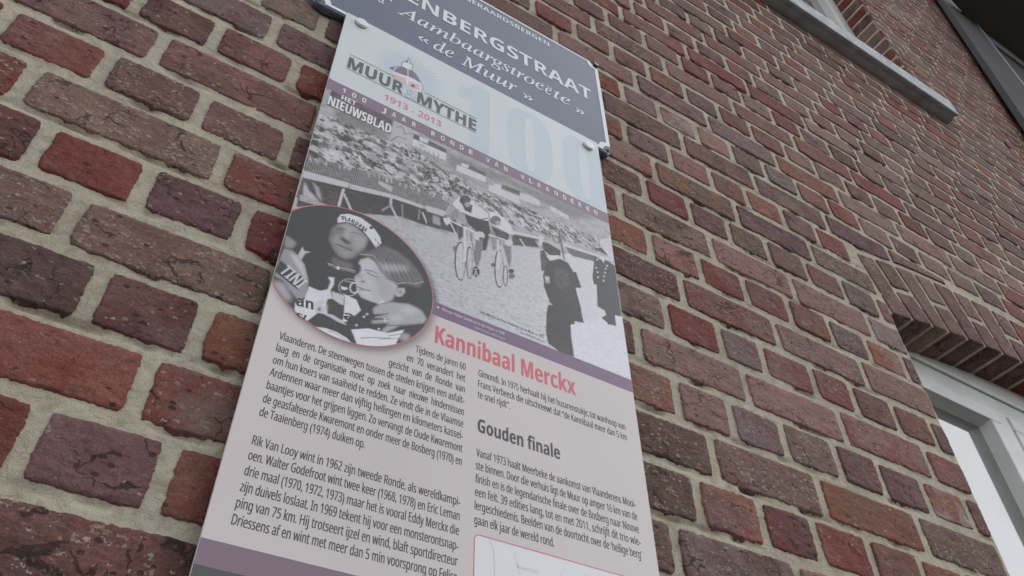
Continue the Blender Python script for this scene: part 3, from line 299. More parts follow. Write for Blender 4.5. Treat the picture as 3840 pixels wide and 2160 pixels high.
 ('p', 188, 0.2, 1, [(206.9, 2296.0), (212.9, 2302.4), (215.7, 2302.2), (208.8, 2295.4)]),
 ('p', 92, 0.4, 1, [(177.7, 2260.5), (202.9, 2283.6), (217.2, 2263.5), (213.0, 2258.4), (183.8, 2249.3)]),
 ('p', 165, 0.3, 1, [(190.2, 2256.9), (190.2, 2256.3), (190.0, 2255.8), (189.8, 2255.2), (189.4, 2254.8), (188.9, 2254.5), (188.4, 2254.4), (188.0, 2254.4), (187.6, 2254.6), (187.3, 2255.0), (187.2, 2255.4), (187.2, 2256.0), (187.3, 2256.5), (187.6, 2257.1), (188.0, 2257.5), (188.5, 2257.8), (188.9, 2257.9), (189.4, 2257.9), (189.8, 2257.7), (190.1, 2257.3)]),
 ('p', 165, 0.3, 1, [(214.2, 2262.8), (214.2, 2262.3), (214.0, 2261.7), (213.7, 2261.2), (213.3, 2260.7), (212.8, 2260.4), (212.3, 2260.3), (211.8, 2260.3), (211.4, 2260.5), (211.2, 2260.9), (211.0, 2261.4), (211.1, 2261.9), (211.2, 2262.5), (211.5, 2263.0), (211.9, 2263.5), (212.4, 2263.8), (212.9, 2263.9), (213.4, 2263.9), (213.8, 2263.7), (214.1, 2263.3)]),
 ('p', 165, 0.3, 1, [(199.4, 2276.7), (199.4, 2276.1), (199.3, 2275.5), (199.0, 2275.0), (198.6, 2274.6), (198.1, 2274.2), (197.6, 2274.1), (197.1, 2274.1), (196.7, 2274.3), (196.4, 2274.7), (196.3, 2275.2), (196.3, 2275.7), (196.5, 2276.3), (196.8, 2276.9), (197.2, 2277.3), (197.7, 2277.6), (198.2, 2277.8), (198.6, 2277.8), (199.0, 2277.5), (199.3, 2277.2)]),
 ('p', 165, 0.3, 1, [(196.5, 2271.6), (196.5, 2271.0), (196.3, 2270.4), (196.0, 2269.9), (195.6, 2269.5), (195.2, 2269.1), (194.7, 2269.0), (194.2, 2269.0), (193.8, 2269.2), (193.5, 2269.6), (193.4, 2270.1), (193.4, 2270.6), (193.6, 2271.2), (193.9, 2271.7), (194.3, 2272.2), (194.7, 2272.5), (195.2, 2272.7), (195.7, 2272.6), (196.1, 2272.4), (196.4, 2272.0)]),
 ('p', 150, 1.2, 1, [(202.6, 2286.5), (208.8, 2295.7), (220.2, 2304.4), (242.1, 2312.0), (257.7, 2310.0), (265.0, 2300.9), (261.6, 2292.3), (247.1, 2284.0), (235.3, 2277.0), (226.5, 2267.0), (219.0, 2258.2), (214.6, 2260.1), (223.2, 2275.2), (203.4, 2265.2), (203.3, 2270.3), (220.0, 2282.7), (204.7, 2278.5), (203.8, 2281.0)]),
 ('p', 168, 4, 1, [(254.0, 2308.2), (253.5, 2306.3), (252.1, 2304.0), (249.7, 2301.7), (246.7, 2299.5), (243.4, 2297.6), (240.0, 2296.3), (236.9, 2295.6), (234.4, 2295.6), (232.7, 2296.3), (232.1, 2297.7), (232.4, 2299.5), (233.8, 2301.7), (236.1, 2304.0), (239.1, 2306.3), (242.4, 2308.2), (245.9, 2309.6), (249.0, 2310.3), (251.6, 2310.3), (253.3, 2309.6)]),
 ('p', 170, 3, 1, [(236.6, 2289.0), (236.4, 2287.7), (235.5, 2286.2), (234.0, 2284.7), (232.0, 2283.2), (229.9, 2282.0), (227.7, 2281.2), (225.7, 2280.8), (224.0, 2280.8), (222.9, 2281.4), (222.5, 2282.3), (222.7, 2283.6), (223.6, 2285.1), (225.1, 2286.6), (227.0, 2288.1), (229.1, 2289.3), (231.4, 2290.2), (233.4, 2290.6), (235.1, 2290.5), (236.2, 2290.0)]),
 ('l', 104, 0.25, 1, 1.12, [(204.8, 2278.2), (220.7, 2287.3)]),
 ('l', 104, 0.25, 1, 1.12, [(203.9, 2270.3), (220.9, 2279.8)]),
 ('l', 106, 0.25, 1, 1.12, [(222.4, 2271.1), (236.4, 2278.3)]),
 ('l', 170, 0.25, 1, 1.12, [(206.3, 2275.4), (216.5, 2281.0)]),
 ('l', 190, 0.2, 1, 0.7, [(219.3, 2278.1), (219.3, 2277.4), (219.2, 2276.7), (219.0, 2276.0), (218.7, 2275.6), (218.4, 2275.3), (218.0, 2275.2), (217.6, 2275.4), (217.3, 2275.8), (217.1, 2276.3), (217.0, 2277.0), (216.9, 2277.8), (217.0, 2278.5), (217.2, 2279.1), (217.5, 2279.6), (217.9, 2279.9), (218.2, 2279.9), (218.6, 2279.7), (218.9, 2279.4), (219.1, 2278.8), (219.3, 2278.1)]),
 ('p', 98, 1, 1, [(233.9, 2253.2), (247.1, 2283.2), (263.1, 2292.2), (259.9, 2280.0), (243.1, 2258.8)]),
 ('p', 150, 2, 1, [(247.9, 2267.1), (247.7, 2265.3), (246.9, 2263.4), (245.6, 2261.5), (243.8, 2260.0), (241.9, 2258.8), (239.9, 2258.2), (238.0, 2258.2), (236.5, 2258.7), (235.4, 2259.8), (234.9, 2261.3), (235.1, 2263.1), (235.9, 2265.0), (237.2, 2266.8), (238.9, 2268.4), (240.9, 2269.6), (242.9, 2270.2), (244.8, 2270.3), (246.4, 2269.7), (247.4, 2268.6)]),
 ('p', 184, 0.4, 1, [(183.5, 2248.0), (201.3, 2257.9), (222.3, 2261.1), (240.7, 2274.3), (234.6, 2258.2), (232.1, 2247.0), (215.3, 2238.2), (198.7, 2232.3), (191.8, 2233.1), (187.1, 2242.5)]),
 ('l', 118, 0.25, 1, 0.84, [(195.2, 2242.0), (209.4, 2249.2), (226.5, 2255.7)]),
 ('l', 118, 0.25, 1, 0.7, [(223.8, 2257.7), (239.8, 2267.9)]),
 ('l', 125, 0.25, 1, 0.7, [(214.1, 2249.0), (236.9, 2260.0)])]
CROWD1=[(99.3, 2565.3), (135.4, 2580.2), (182.4, 2576.2), (223.7, 2588.8), (268.8, 2568.3), (309.0, 2571.7), (305.2, 2555.4), (350.7, 2565.8), (398.1, 2570.2), (464.0, 2574.0), (541.9, 2576.6), (544.3, 2552.7), (461.6, 2539.3), (412.8, 2531.3), (373.6, 2522.3), (310.2, 2530.7), (271.6, 2518.3), (243.9, 2512.4), (203.8, 2503.8), (177.7, 2500.1), (147.8, 2491.5), (97.8, 2477.9)]
PICK=[(97.8, 2477.9), (147.8, 2491.5), (177.7, 2500.1), (203.8, 2503.8), (243.9, 2512.4), (271.6, 2518.3), (284.7, 2514.6), (277.5, 2488.6), (246.2, 2481.6), (206.5, 2476.5), (154.9, 2462.8), (151.2, 2463.1), (97.9, 2450.6)]
STREET=[(174.7, 2421.8), (221.3, 2432.3), (289.0, 2452.3), (294.5, 2458.3), (342.4, 2463.6), (396.0, 2490.1), (419.4, 2499.4), (466.4, 2513.8), (546.2, 2539.3), (544.5, 2329.2), (270.8, 2331.0)]
LOGO=[('dome_white', (196, 199, 202), 0, 'p', [[(179.1, 2731.5), (203.9, 2744.9), (224.5, 2744.2), (227.8, 2732.8), (228.0, 2721.0), (221.1, 2717.3), (204.6, 2723.3), (181.3, 2721.3)], [(191.6, 2761.1), (191.8, 2771.9), (199.2, 2784.9), (204.1, 2785.0), (208.7, 2774.2), (208.2, 2765.3), (200.0, 2762.2)]]), ('dome_roof', (138, 133, 144), 1, 'p', [[(174.0, 2740.9), (182.5, 2750.9), (179.5, 2739.0)], [(181.3, 2739.1), (185.3, 2752.3), (193.9, 2762.1), (200.6, 2761.8), (202.5, 2743.3), (192.3, 2741.4)], [(202.6, 2762.1), (208.4, 2763.4), (214.9, 2757.6), (220.5, 2749.0), (222.4, 2742.5), (213.5, 2745.1), (204.2, 2743.8)], [(195.1, 2775.9), (199.8, 2784.4), (200.4, 2778.5)], [(202.1, 2784.3), (205.9, 2778.1), (202.5, 2778.9)]]), ('dome_wall', (190, 168, 168), 2, 'p', [[(180.3, 2731.5), (201.1, 2736.0), (201.8, 2721.9), (180.8, 2720.8)], [(205.5, 2733.1), (222.6, 2736.6), (222.5, 2722.4), (215.4, 2722.4), (205.9, 2722.3)]]), ('dome_outline', (120, 128, 140), 3, 'l', [[0.8, (174.5, 2741.8), (181.9, 2751.0), (191.6, 2761.1), (191.3, 2771.4), (199.1, 2785.3), (199.3, 2790.4), (201.2, 2792.2), (202.4, 2786.8), (206.9, 2781.1), (208.9, 2774.0), (207.2, 2769.7), (207.7, 2763.8), (214.8, 2759.6), (221.6, 2750.0), (226.0, 2739.4), (229.0, 2731.9)], [0.7, (226.5, 2729.8), (226.9, 2720.1)]]), ('dome_window', (150, 120, 128), 3, 'p', [[(210.1, 2728.9), (215.3, 2730.3), (215.3, 2723.3), (210.1, 2721.9)]])]
CAPTXT=[('F', (153.2, 2397.2), 0.4), ('L', (156.3, 2398.5), 0.31), ('A', (158.8, 2399.3), -0.02), ('N', (162.9, 2399.2), -0.11), ('D', (167.3, 2398.7), -0.3), ('R', (171.5, 2397.4), -0.42), ('I', (175.7, 2395.5), -0.18), ('A', (178.5, 2395.0), -0.29)]
OVTXT=[('an', (125.7, 2252.9), 17.3, 13.2, 0.15), ('a', (174.9, 2257.7), 10.6, 11.9, 0.19), ('cl', (127.8, 2241.1), 8.9, 6.0, -0.25)]
OVTXT2=[('TINI', (101.1, 2287.0), 26.3, 15.8, -0.48)]

KB = 0.52          # how bright a white surface of this wall shows in the picture

def lin(c):
    c = np.asarray(c, float) / 255.0
    return np.where(c < 0.04045, c / 12.92, ((c + 0.055) / 1.055) ** 2.4)

KP = 0.46          # the same for the glossy printed panel
def alb(c, veil=0.0):
    return np.clip((lin(c) - veil * np.array((0.93, 1.0, 1.10))) / (KP if veil else KB), 0.012, 0.85)

# ---------------------------------------------------------------- numpy noise
_perm = np.random.default_rng(3).permutation(512)
_perm = np.concatenate([_perm, _perm, _perm])
_rnd = np.random.default_rng(4).random(512) * 2 - 1

def vnoise(x, y):
    xi = np.floor(x).astype(int); yi = np.floor(y).astype(int)
    fx = x - xi; fy = y - yi
    fx = fx * fx * (3 - 2 * fx); fy = fy * fy * (3 - 2 * fy)
    def h(a, b):
        return _rnd[_perm[(_perm[a & 511] + b) & 511]]
    return (h(xi, yi) * (1 - fx) + h(xi + 1, yi) * fx) * (1 - fy) + (h(xi, yi + 1) * (1 - fx) + h(xi + 1, yi + 1) * fx) * fy

def fbm(x, y, n=3):
    s = 0; a = 1.0; t = 0
    for i in range(n):
        s = s + a * vnoise(x * 2 ** i + 17.3 * i, y * 2 ** i - 9.1 * i); t += a; a *= 0.5
    return s / t

# ---------------------------------------------------------------- mesh helpers
def link(o, parent=None):
    scn.collection.objects.link(o)
    if parent is not None:
        o.parent = parent
    return o

def empty(name, loc, parent=None):
    o = bpy.data.objects.new(name, None)
    o.empty_display_size = 0.05
    link(o, parent)
    o.location = loc
    return o

def tag(o, label=None, cat=None, group=None, kind=None):
    if label: o['label'] = label
    if cat: o['category'] = cat
    if group: o['group'] = group
    if kind: o['kind'] = kind
    return o

class MB:
    """collects verts/faces (+ optional per-vertex colours) and builds one mesh object"""
    def __init__(s):
        s.v = []; s.f = []; s.n = 0; s.at = {}
    def add(s, verts, faces, **at):
        verts = np.asarray(verts, float).reshape(-1, 3)
        s.v.append(verts)
        for f in faces:
            s.f.append([i + s.n for i in f])
        for k, val in at.items():
            s.at.setdefault(k, []).append(np.broadcast_to(np.asarray(val, float), (len(verts), 4)))
        s.n += len(verts)
    def box(s, a, b):
        x0, y0, z0 = a; x1, y1, z1 = b
        s.add([(x0, y0, z0), (x1, y0, z0), (x1, y1, z0), (x0, y1, z0), (x0, y0, z1), (x1, y0, z1), (x1, y1, z1), (x0, y1, z1)],
              [(0, 3, 2, 1), (4, 5, 6, 7), (0, 1, 5, 4), (1, 2, 6, 5), (2, 3, 7, 6), (3, 0, 4, 7)])
    def prism(s, pts, y0, y1):
        """closed xz polygon extruded from y0 (front) to y1"""
        n = len(pts)
        v = [(p[0], y0, p[1]) for p in pts] + [(p[0], y1, p[1]) for p in pts]
        f = [list(range(n)), list(range(2 * n - 1, n - 1, -1))] + [(i, i + n, (i + 1) % n + n, (i + 1) % n) for i in range(n)]
        s.add(v, f)
    def grid(s, X, Y, Z, mask=None, **at):
        ny, nx = X.shape
        v = np.stack([X, Y, Z], -1).reshape(-1, 3)
        i = np.arange((ny - 1) * nx).reshape(ny - 1, nx)[:, :-1]
        q = np.stack([i, i + 1, i + nx + 1, i + nx], -1).reshape(-1, 4)
        if mask is not None:
            q = q[mask.reshape(-1)]
        s.add(v, q.tolist(), **at)
    def build(s, name, mat, parent=None, smooth=False, bevel=0, loc=None):
        me = bpy.data.meshes.new(name)
        V = np.concatenate(s.v)
        if loc is not None:
            V = V - np.array(loc)
        me.from_pydata(V.tolist(), [], s.f)
        for k, lst in s.at.items():
            a = me.color_attributes.new(k, 'FLOAT_COLOR', 'POINT')
            a.data.foreach_set('color', np.concatenate(lst).astype(np.float32).ravel())
        if smooth:
            me.polygons.foreach_set('use_smooth', [True] * len(me.polygons))
        me.validate()
        me.update()
        o = bpy.data.objects.new(name, me)
        if mat: me.materials.append(mat)
        link(o, parent)
        if bevel:
            m = o.modifiers.new('b', 'BEVEL'); m.width = bevel; m.segments = 2; m.limit_method = 'ANGLE'
        if loc is not None:
            o.location = loc
        return o

# ---------------------------------------------------------------- materials
def mat(name, base=(0.5, 0.5, 0.5), rough=0.5, metal=0.0, ior=1.5, grime=0.0, gscale=20, bump=0.0, bscale=200):
    m = bpy.data.materials.new(name); m.use_nodes = True
    n = m.node_tree.nodes; l = m.node_tree.links
    b = n['Principled BSDF']
    b.inputs['Base Color'].default_value = (*[float(x) for x in base], 1)
    b.inputs['Roughness'].default_value = rough
    b.inputs['Metallic'].default_value = metal
    b.inputs['IOR'].default_value = ior
    g = n.new('ShaderNodeNewGeometry')
    if grime:
        t = n.new('ShaderNodeTexNoise'); t.inputs['Scale'].default_value = gscale; t.inputs['Detail'].default_value = 6
        l.new(g.outputs['Position'], t.inputs['Vector'])
        mp = n.new('ShaderNodeMapRange'); mp.inputs['From Min'].default_value = 0.3; mp.inputs['From Max'].default_value = 0.75
        mp.inputs['To Min'].default_value = 1.0 + grime * 0.3; mp.inputs['To Max'].default_value = 1.0 - grime
        l.new(t.outputs[0], mp.inputs['Value'])
        mx = n.new('ShaderNodeVectorMath'); mx.operation = 'SCALE'
        mx.inputs[0].default_value = [float(x) for x in base]
        l.new(mp.outputs[0], mx.inputs['Scale'])
        l.new(mx.outputs[0], b.inputs['Base Color'])
        mr2 = n.new('ShaderNodeMapRange'); mr2.inputs['To Min'].default_value = rough * 0.8; mr2.inputs['To Max'].default_value = min(1, rough * 1.3)
        l.new(t.outputs[0], mr2.inputs['Value']); l.new(mr2.outputs[0], b.inputs['Roughness'])
    if bump:
        t = n.new('ShaderNodeTexNoise'); t.inputs['Scale'].default_value = bscale; t.inputs['Detail'].default_value = 5
        l.new(g.outputs['Position'], t.inputs['Vector'])
        bp = n.new('ShaderNodeBump'); bp.inputs['Strength'].default_value = bump; bp.inputs['Distance'].default_value = 0.002
        l.new(t.outputs[0], bp.inputs['Height']); l.new(bp.outputs[0], b.inputs['Normal'])
    return m

def N(nt, typ, **kw):
    n = nt.nodes.new(typ)
    for k, v in kw.items():
        if k in n.inputs.keys():
            n.inputs[k].default_value = v
        else:
            setattr(n, k, v)
    return n

def mth(nt, op, a, b=None, c=None):
    n = nt.nodes.new('ShaderNodeMath'); n.operation = op
    for i, x in enumerate((a, b, c)):
        if x is None: continue
        if isinstance(x, (int, float)): n.inputs[i].default_value = x
        else: nt.links.new(x, n.inputs[i])
    return n.outputs[0]

def mapr(nt, v, a, b, c=0.0, d=1.0):
    n = nt.nodes.new('ShaderNodeMapRange')
    for k, x in (('From Min', a), ('From Max', b), ('To Min', c), ('To Max', d)):
        n.inputs[k].default_value = x
    nt.links.new(v, n.inputs['Value'])
    return n.outputs[0]

def mixc(nt, f, a, b, typ='MIX'):
    n = nt.nodes.new('ShaderNodeMix'); n.data_type = 'RGBA'; n.blend_type = typ
    if isinstance(f, (int, float)): n.inputs[0].default_value = f
    else: nt.links.new(f, n.inputs[0])
    for i, x in ((6, a), (7, b)):
        if isinstance(x, tuple): n.inputs[i].default_value = (*x, 1)
        else: nt.links.new(x, n.inputs[i])
    return n.outputs[2]

def brick_material():
    m = bpy.data.materials.new('old_brick'); m.use_nodes = True
    t = m.node_tree; L = t.links
    b = t.nodes['Principled BSDF']
    geo = N(t, 'ShaderNodeNewGeometry')
    c1 = N(t, 'ShaderNodeAttribute', attribute_name='c1').outputs['Color']
    c2n = N(t, 'ShaderNodeAttribute', attribute_name='c2'); c2 = c2n.outputs['Color']
    pr = N(t, 'ShaderNodeAttribute', attribute_name='prm')
    sp = N(t, 'ShaderNodeSeparateColor'); L.new(pr.outputs['Color'], sp.inputs[0])
    crack, speck, seed = sp.outputs[0], sp.outputs[1], sp.outputs[2]
    comb = N(t, 'ShaderNodeCombineXYZ')
    L.new(mth(t, 'MULTIPLY', seed, 37.0), comb.inputs[0]); L.new(mth(t, 'MULTIPLY', seed, 91.0), comb.inputs[2])
    add = N(t, 'ShaderNodeVectorMath', operation='ADD'); L.new(geo.outputs['Position'], add.inputs[0]); L.new(comb.outputs[0], add.inputs[1])
    P = add.outputs[0]
    st = N(t, 'ShaderNodeVectorMath', operation='MULTIPLY'); L.new(P, st.inputs[0]); st.inputs[1].default_value = (0.8, 1, 1.25)
    PS = st.outputs[0]
    def noise(scale, detail=4, rough=0.55, dist=0.0, v=None):
        n = N(t, 'ShaderNodeTexNoise'); n.inputs['Scale'].default_value = scale; n.inputs['Detail'].default_value = detail
        n.inputs['Roughness'].default_value = rough; n.inputs['Distortion'].default_value = dist
        L.new(v or P, n.inputs['Vector']); return n.outputs[0]
    big = noise(16, 5, 0.6, 0.6)
    f = mapr(t, big, 0.42, 0.60)
    col = mixc(t, f, c1, c2)
    mid = noise(55, 5, 0.65, 0.4, PS)
    col = mixc(t, mapr(t, mid, 0.35, 0.74, 0.0, 0.58), col, mixc(t, 1.0, col, (0.50, 0.49, 0.51), 'MULTIPLY'))
    # fired skin gone grey-violet in patches, dusty bloom
    haze = noise(9, 3, 0.5, 0.3)
    col = mixc(t, mapr(t, haze, 0.50, 0.75, 0.0, 0.30), col, (0.17, 0.14, 0.135))
    fine = noise(420, 4, 0.7)
    vs = N(t, 'ShaderNodeVectorMath', operation='SCALE'); L.new(col, vs.inputs[0]); L.new(mapr(t, fine, 0.3, 0.7, 0.70, 1.38), vs.inputs['Scale'])
    col = vs.outputs[0]
    # pale crust left in patches on the face
    cru = mth(t, 'MULTIPLY', mapr(t, noise(38, 6, 0.72, 0.8), 0.56, 0.66), mapr(t, noise(11, 2), 0.42, 0.62))
    col = mixc(t, mth(t, 'MULTIPLY', cru, 0.60), col, (0.26, 0.20, 0.17))
    # light mineral specks, clustered
    vo = N(t, 'ShaderNodeTexVoronoi'); vo.inputs['Scale'].default_value = 260
    nd0 = N(t, 'ShaderNodeTexNoise'); nd0.inputs['Scale'].default_value = 380; nd0.inputs['Detail'].default_value = 2; L.new(P, nd0.inputs['Vector'])
    s0 = N(t, 'ShaderNodeVectorMath', operation='SCALE'); L.new(nd0.outputs['Color'], s0.inputs[0]); s0.inputs['Scale'].default_value = 0.0075
    a0_ = N(t, 'ShaderNodeVectorMath', operation='ADD'); L.new(PS, a0_.inputs[0]); L.new(s0.outputs[0], a0_.inputs[1]); L.new(a0_.outputs[0], vo.inputs['Vector'])
    spc = N(t, 'ShaderNodeSeparateColor'); L.new(vo.outputs['Color'], spc.inputs[0])
    clus = mapr(t, noise(22, 3, 0.6, 0.5), 0.36, 0.62)
    thr = mth(t, 'SUBTRACT', 1.0, mth(t, 'MULTIPLY', speck, mth(t, 'MULTIPLY', clus, 0.78)))
    on = mth(t, 'GREATER_THAN', spc.outputs[0], thr)
    rad = mapr(t, spc.outputs[1], 0, 1, 0.25, 0.62)
    ins = mth(t, 'LESS_THAN', vo.outputs['Distance'], rad)
    spk = mth(t, 'MULTIPLY', on, ins)
    col = mixc(t, mth(t, 'MULTIPLY', spk, 0.72), col, mixc(t, spc.outputs[2], (0.28, 0.21, 0.14), (0.46, 0.39, 0.32)))
    # cracks
    nd = N(t, 'ShaderNodeTexNoise'); nd.inputs['Scale'].default_value = 45; nd.inputs['Detail'].default_value = 3; L.new(P, nd.inputs['Vector'])
    sc = N(t, 'ShaderNodeVectorMath', operation='SCALE'); L.new(nd.outputs['Color'], sc.inputs[0]); sc.inputs['Scale'].default_value = 0.035
    ad = N(t, 'ShaderNodeVectorMath', operation='ADD'); L.new(PS, ad.inputs[0]); L.new(sc.outputs[0], ad.inputs[1])
    ve = N(t, 'ShaderNodeTexVoronoi', feature='DISTANCE_TO_EDGE'); ve.inputs['Scale'].default_value = 30; L.new(ad.outputs[0], ve.inputs['Vector'])
    cm = mth(t, 'MULTIPLY', mapr(t, noise(20, 3), 0.50, 0.66), crack)
    wid = mth(t, 'MULTIPLY', cm, 0.075)
    cr = mth(t, 'LESS_THAN', ve.outputs['Distance'], wid)
    # small pits
    vp = N(t, 'ShaderNodeTexVoronoi'); vp.inputs['Scale'].default_value = 150; L.new(PS, vp.inputs['Vector'])
    sp2 = N(t, 'ShaderNodeSeparateColor'); L.new(vp.outputs['Color'], sp2.inputs[0])
    pit = mth(t, 'MULTIPLY', mth(t, 'GREATER_THAN', sp2.outputs[0], mapr(t, noise(30, 2), 0.45, 0.7, 0.995, 0.80)), mth(t, 'LESS_THAN', vp.outputs['Distance'], 0.42))
    dk = mth(t, 'MAXIMUM', cr, pit)
    col = mixc(t, mth(t, 'MULTIPLY', dk, 0.68), col, (0.02, 0.014, 0.013))
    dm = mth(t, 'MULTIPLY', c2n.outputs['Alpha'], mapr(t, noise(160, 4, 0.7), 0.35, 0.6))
    col = mixc(t, mth(t, 'MULTIPLY', dm, 0.85), col, (0.022, 0.018, 0.015))  # crevice shade at the brick edges, mixed into the colour
    L.new(col, b.inputs['Base Color'])
    b.inputs['Roughness'].default_value = 0.82
    b.inputs['Specular IOR Level'].default_value = 0.2
    # relief
    h = mth(t, 'ADD', mth(t, 'MULTIPLY', mid, 1.1), mth(t, 'MULTIPLY', fine, 0.28))
    h = mth(t, 'ADD', h, mth(t, 'MULTIPLY', spk, 0.30))
    h = mth(t, 'ADD', h, mth(t, 'MULTIPLY', cru, 0.35))
    h = mth(t, 'SUBTRACT', h, mth(t, 'MULTIPLY', dk, 1.1))
    h = mth(t, 'ADD', h, mth(t, 'MULTIPLY', noise(130, 4, 0.65, 0.3, PS), 0.9))
    bp = N(t, 'ShaderNodeBump'); bp.inputs['Strength'].default_value = 0.9; bp.inputs['Distance'].default_value = 0.0022
    L.new(h, bp.inputs['Height']); L.new(bp.outputs[0], b.inputs['Normal'])
    return m

def mortar_material():
    m = bpy.data.materials.new('lime_mortar'); m.use_nodes = True
    t = m.node_tree; L = t.links
    b = t.nodes['Principled BSDF']
    P = N(t, 'ShaderNodeNewGeometry').outputs['Position']
    def noise(scale, detail=4, rough=0.6, dist=0.0):
        n = N(t, 'ShaderNodeTexNoise'); n.inputs['Scale'].default_value = scale; n.inputs['Detail'].default_value = detail
        n.inputs['Roughness'].default_value = rough; n.inputs['Distortion'].default_value = dist
        L.new(P, n.inputs['Vector']); return n.outputs[0]
    c = mixc(t, mapr(t, noise(7, 4), 0.35, 0.65), tuple(alb((149, 142, 125))), tuple(alb((134, 126, 110))))
    c = mixc(t, mapr(t, noise(60, 5, 0.65, 0.5), 0.46, 0.72, 0, 0.65), c, tuple(alb((104, 94, 80))))
    c = mixc(t, mapr(t, noise(2.2, 3), 0.5, 0.7, 0, 0.35), c, tuple(alb((140, 138, 126))))
    fine = noise(700, 3, 0.7)
    c = mixc(t, mapr(t, noise(210, 4, 0.7, 0.6), 0.60, 0.74, 0, 0.7), c, tuple(alb((84, 74, 62))))
    vs = N(t, 'ShaderNodeVectorMath', operation='SCALE'); L.new(c, vs.inputs[0]); L.new(mapr(t, fine, 0.3, 0.7, 0.86, 1.14), vs.inputs['Scale'])
    L.new(vs.outputs[0], b.inputs['Base Color'])
    b.inputs['Roughness'].default_value = 0.9
    b.inputs['Specular IOR Level'].default_value = 0.3
    h = mth(t, 'ADD', mth(t, 'MULTIPLY', noise(90, 5, 0.65, 0.8), 1.0), mth(t, 'MULTIPLY', fine, 0.3))
    bp = N(t, 'ShaderNodeBump'); bp.inputs['Strength'].default_value = 1.0; bp.inputs['Distance'].default_value = 0.0032
    L.new(h, bp.inputs['Height']); L.new(bp.outputs[0], b.inputs['Normal'])
    return m

M_BRICK = brick_material()
M_MORT = mortar_material()

def attr_mat(name, rough, ior=1.5):
    m = bpy.data.materials.new(name); m.use_nodes = True
    t = m.node_tree
    a = N(t, 'ShaderNodeAttribute', attribute_name='ink')
    t.links.new(a.outputs['Color'], t.nodes['Principled BSDF'].inputs['Base Color'])
    t.nodes['Principled BSDF'].inputs['Roughness'].default_value = rough
    t.nodes['Principled BSDF'].inputs['IOR'].default_value = ior
    return m
PR = 0.24     # gloss of the printed panel

# ================================================================ THE GROUND
g = MB()
g.add([(-40, -60, 0), (60, -60, 0), (60, 0.3, 0), (-40, 0.3, 0)], [(0, 1, 2, 3)])
tag(g.build('ground', mat('paving', (0.05, 0.05, 0.049), 0.9, grime=0.3, gscale=3)), kind='structure')

# ================================================================ THE HOUSE
house = tag(empty('brick_house', (1.5, 0.2, 0.0)), 'old red and purple brick house wall with pale lime mortar behind the street sign', 'house')
HL = Vector((1.5, 0.2, 0.0))
def hb(mb, name, mt, parent=None, **kw):
    """build a part of the house (or of one of its parts); all share the house's origin"""
    o = mb.build(name, mt, None, **kw)
    o.parent = parent or house
    if parent is None or parent is house:
        o.matrix_parent_inverse = Matrix.Translation(-HL)
    return o

Z0, CH = 2.4623, 0.075
HP = 0.0971
XL, XR, ZB, ZT = -0.95, 4.3, 1.42, 8.1
WX0, WX1 = 1.267, 2.62            # lower window opening
UX0, UX1, UZ0, UZ1 = 0.80, 2.250, 4.34, 5.95   # upper window opening
def arch_bot(x):
    return 2.885 - 0.083 * ((x - 1.94) / 0.68) ** 2 if True else 0
def arch_top(x):
    return 3.050 - 0.078 * np.clip(abs(x - 1.94) / 0.70, 0, 1.3) ** 2.6

def rows():
    k0 = int(math.floor((ZB - Z0) / CH)); k1 = int(math.ceil((ZT - Z0) / CH))
    for k in range(k0, k1 + 1):
        pitch = HP if k % 2 == 0 else 2 * HP
        ph = {0: 0.062, 2: 0.060, 3: 0.012, 1: 0.107}[k % 4]
        r = np.random.default_rng(1000 + k)
        ms = [x / 1000.0 for x in PERP.get(k, [])]
        if not ms:
            a = ph + r.normal(0, 0.006)
            n0 = math.floor((XL - a) / pitch) - 1
            xs = [a + (n0 + i) * pitch for i in range(int((XR - XL) / pitch) + 4)]
            xs = [x + r.normal(0, 0.003) for x in xs]
        else:
            xs = [ms[0]]
            for m_ in ms[1:]:
                gap = m_ - xs[-1]
                n = max(1, round(gap / pitch))
                if gap < 0.5 * pitch and n == 1 and gap < 0.03:
                    continue
                base = xs[-1]
                for i in range(1, n):
                    xs.append(base + gap * i / n + r.normal(0, 0.002))
                xs.append(m_)
            while xs[0] > XL - 0.3: xs.insert(0, xs[0] - pitch + r.normal(0, 0.003))
            while xs[-1] < XR + 0.3: xs.append(xs[-1] + pitch * (1.03 if xs[-1] > 1.3 else 1) + r.normal(0, 0.003))
        yield k, xs

C = {'R': (109, 62, 51), 'RR': (98, 44, 35), 'O': (118, 80, 62), 'P': (98, 76, 72), 'D': (80, 57, 54), 'G': (106, 94, 93),
     'T': (114, 92, 83), 'K': (85, 67, 62), 'N': (124, 95, 86), 'S': (101, 80, 75), 'M': (112, 78, 68), 'W': (150, 142, 140), 'B': (100, 72, 60)}
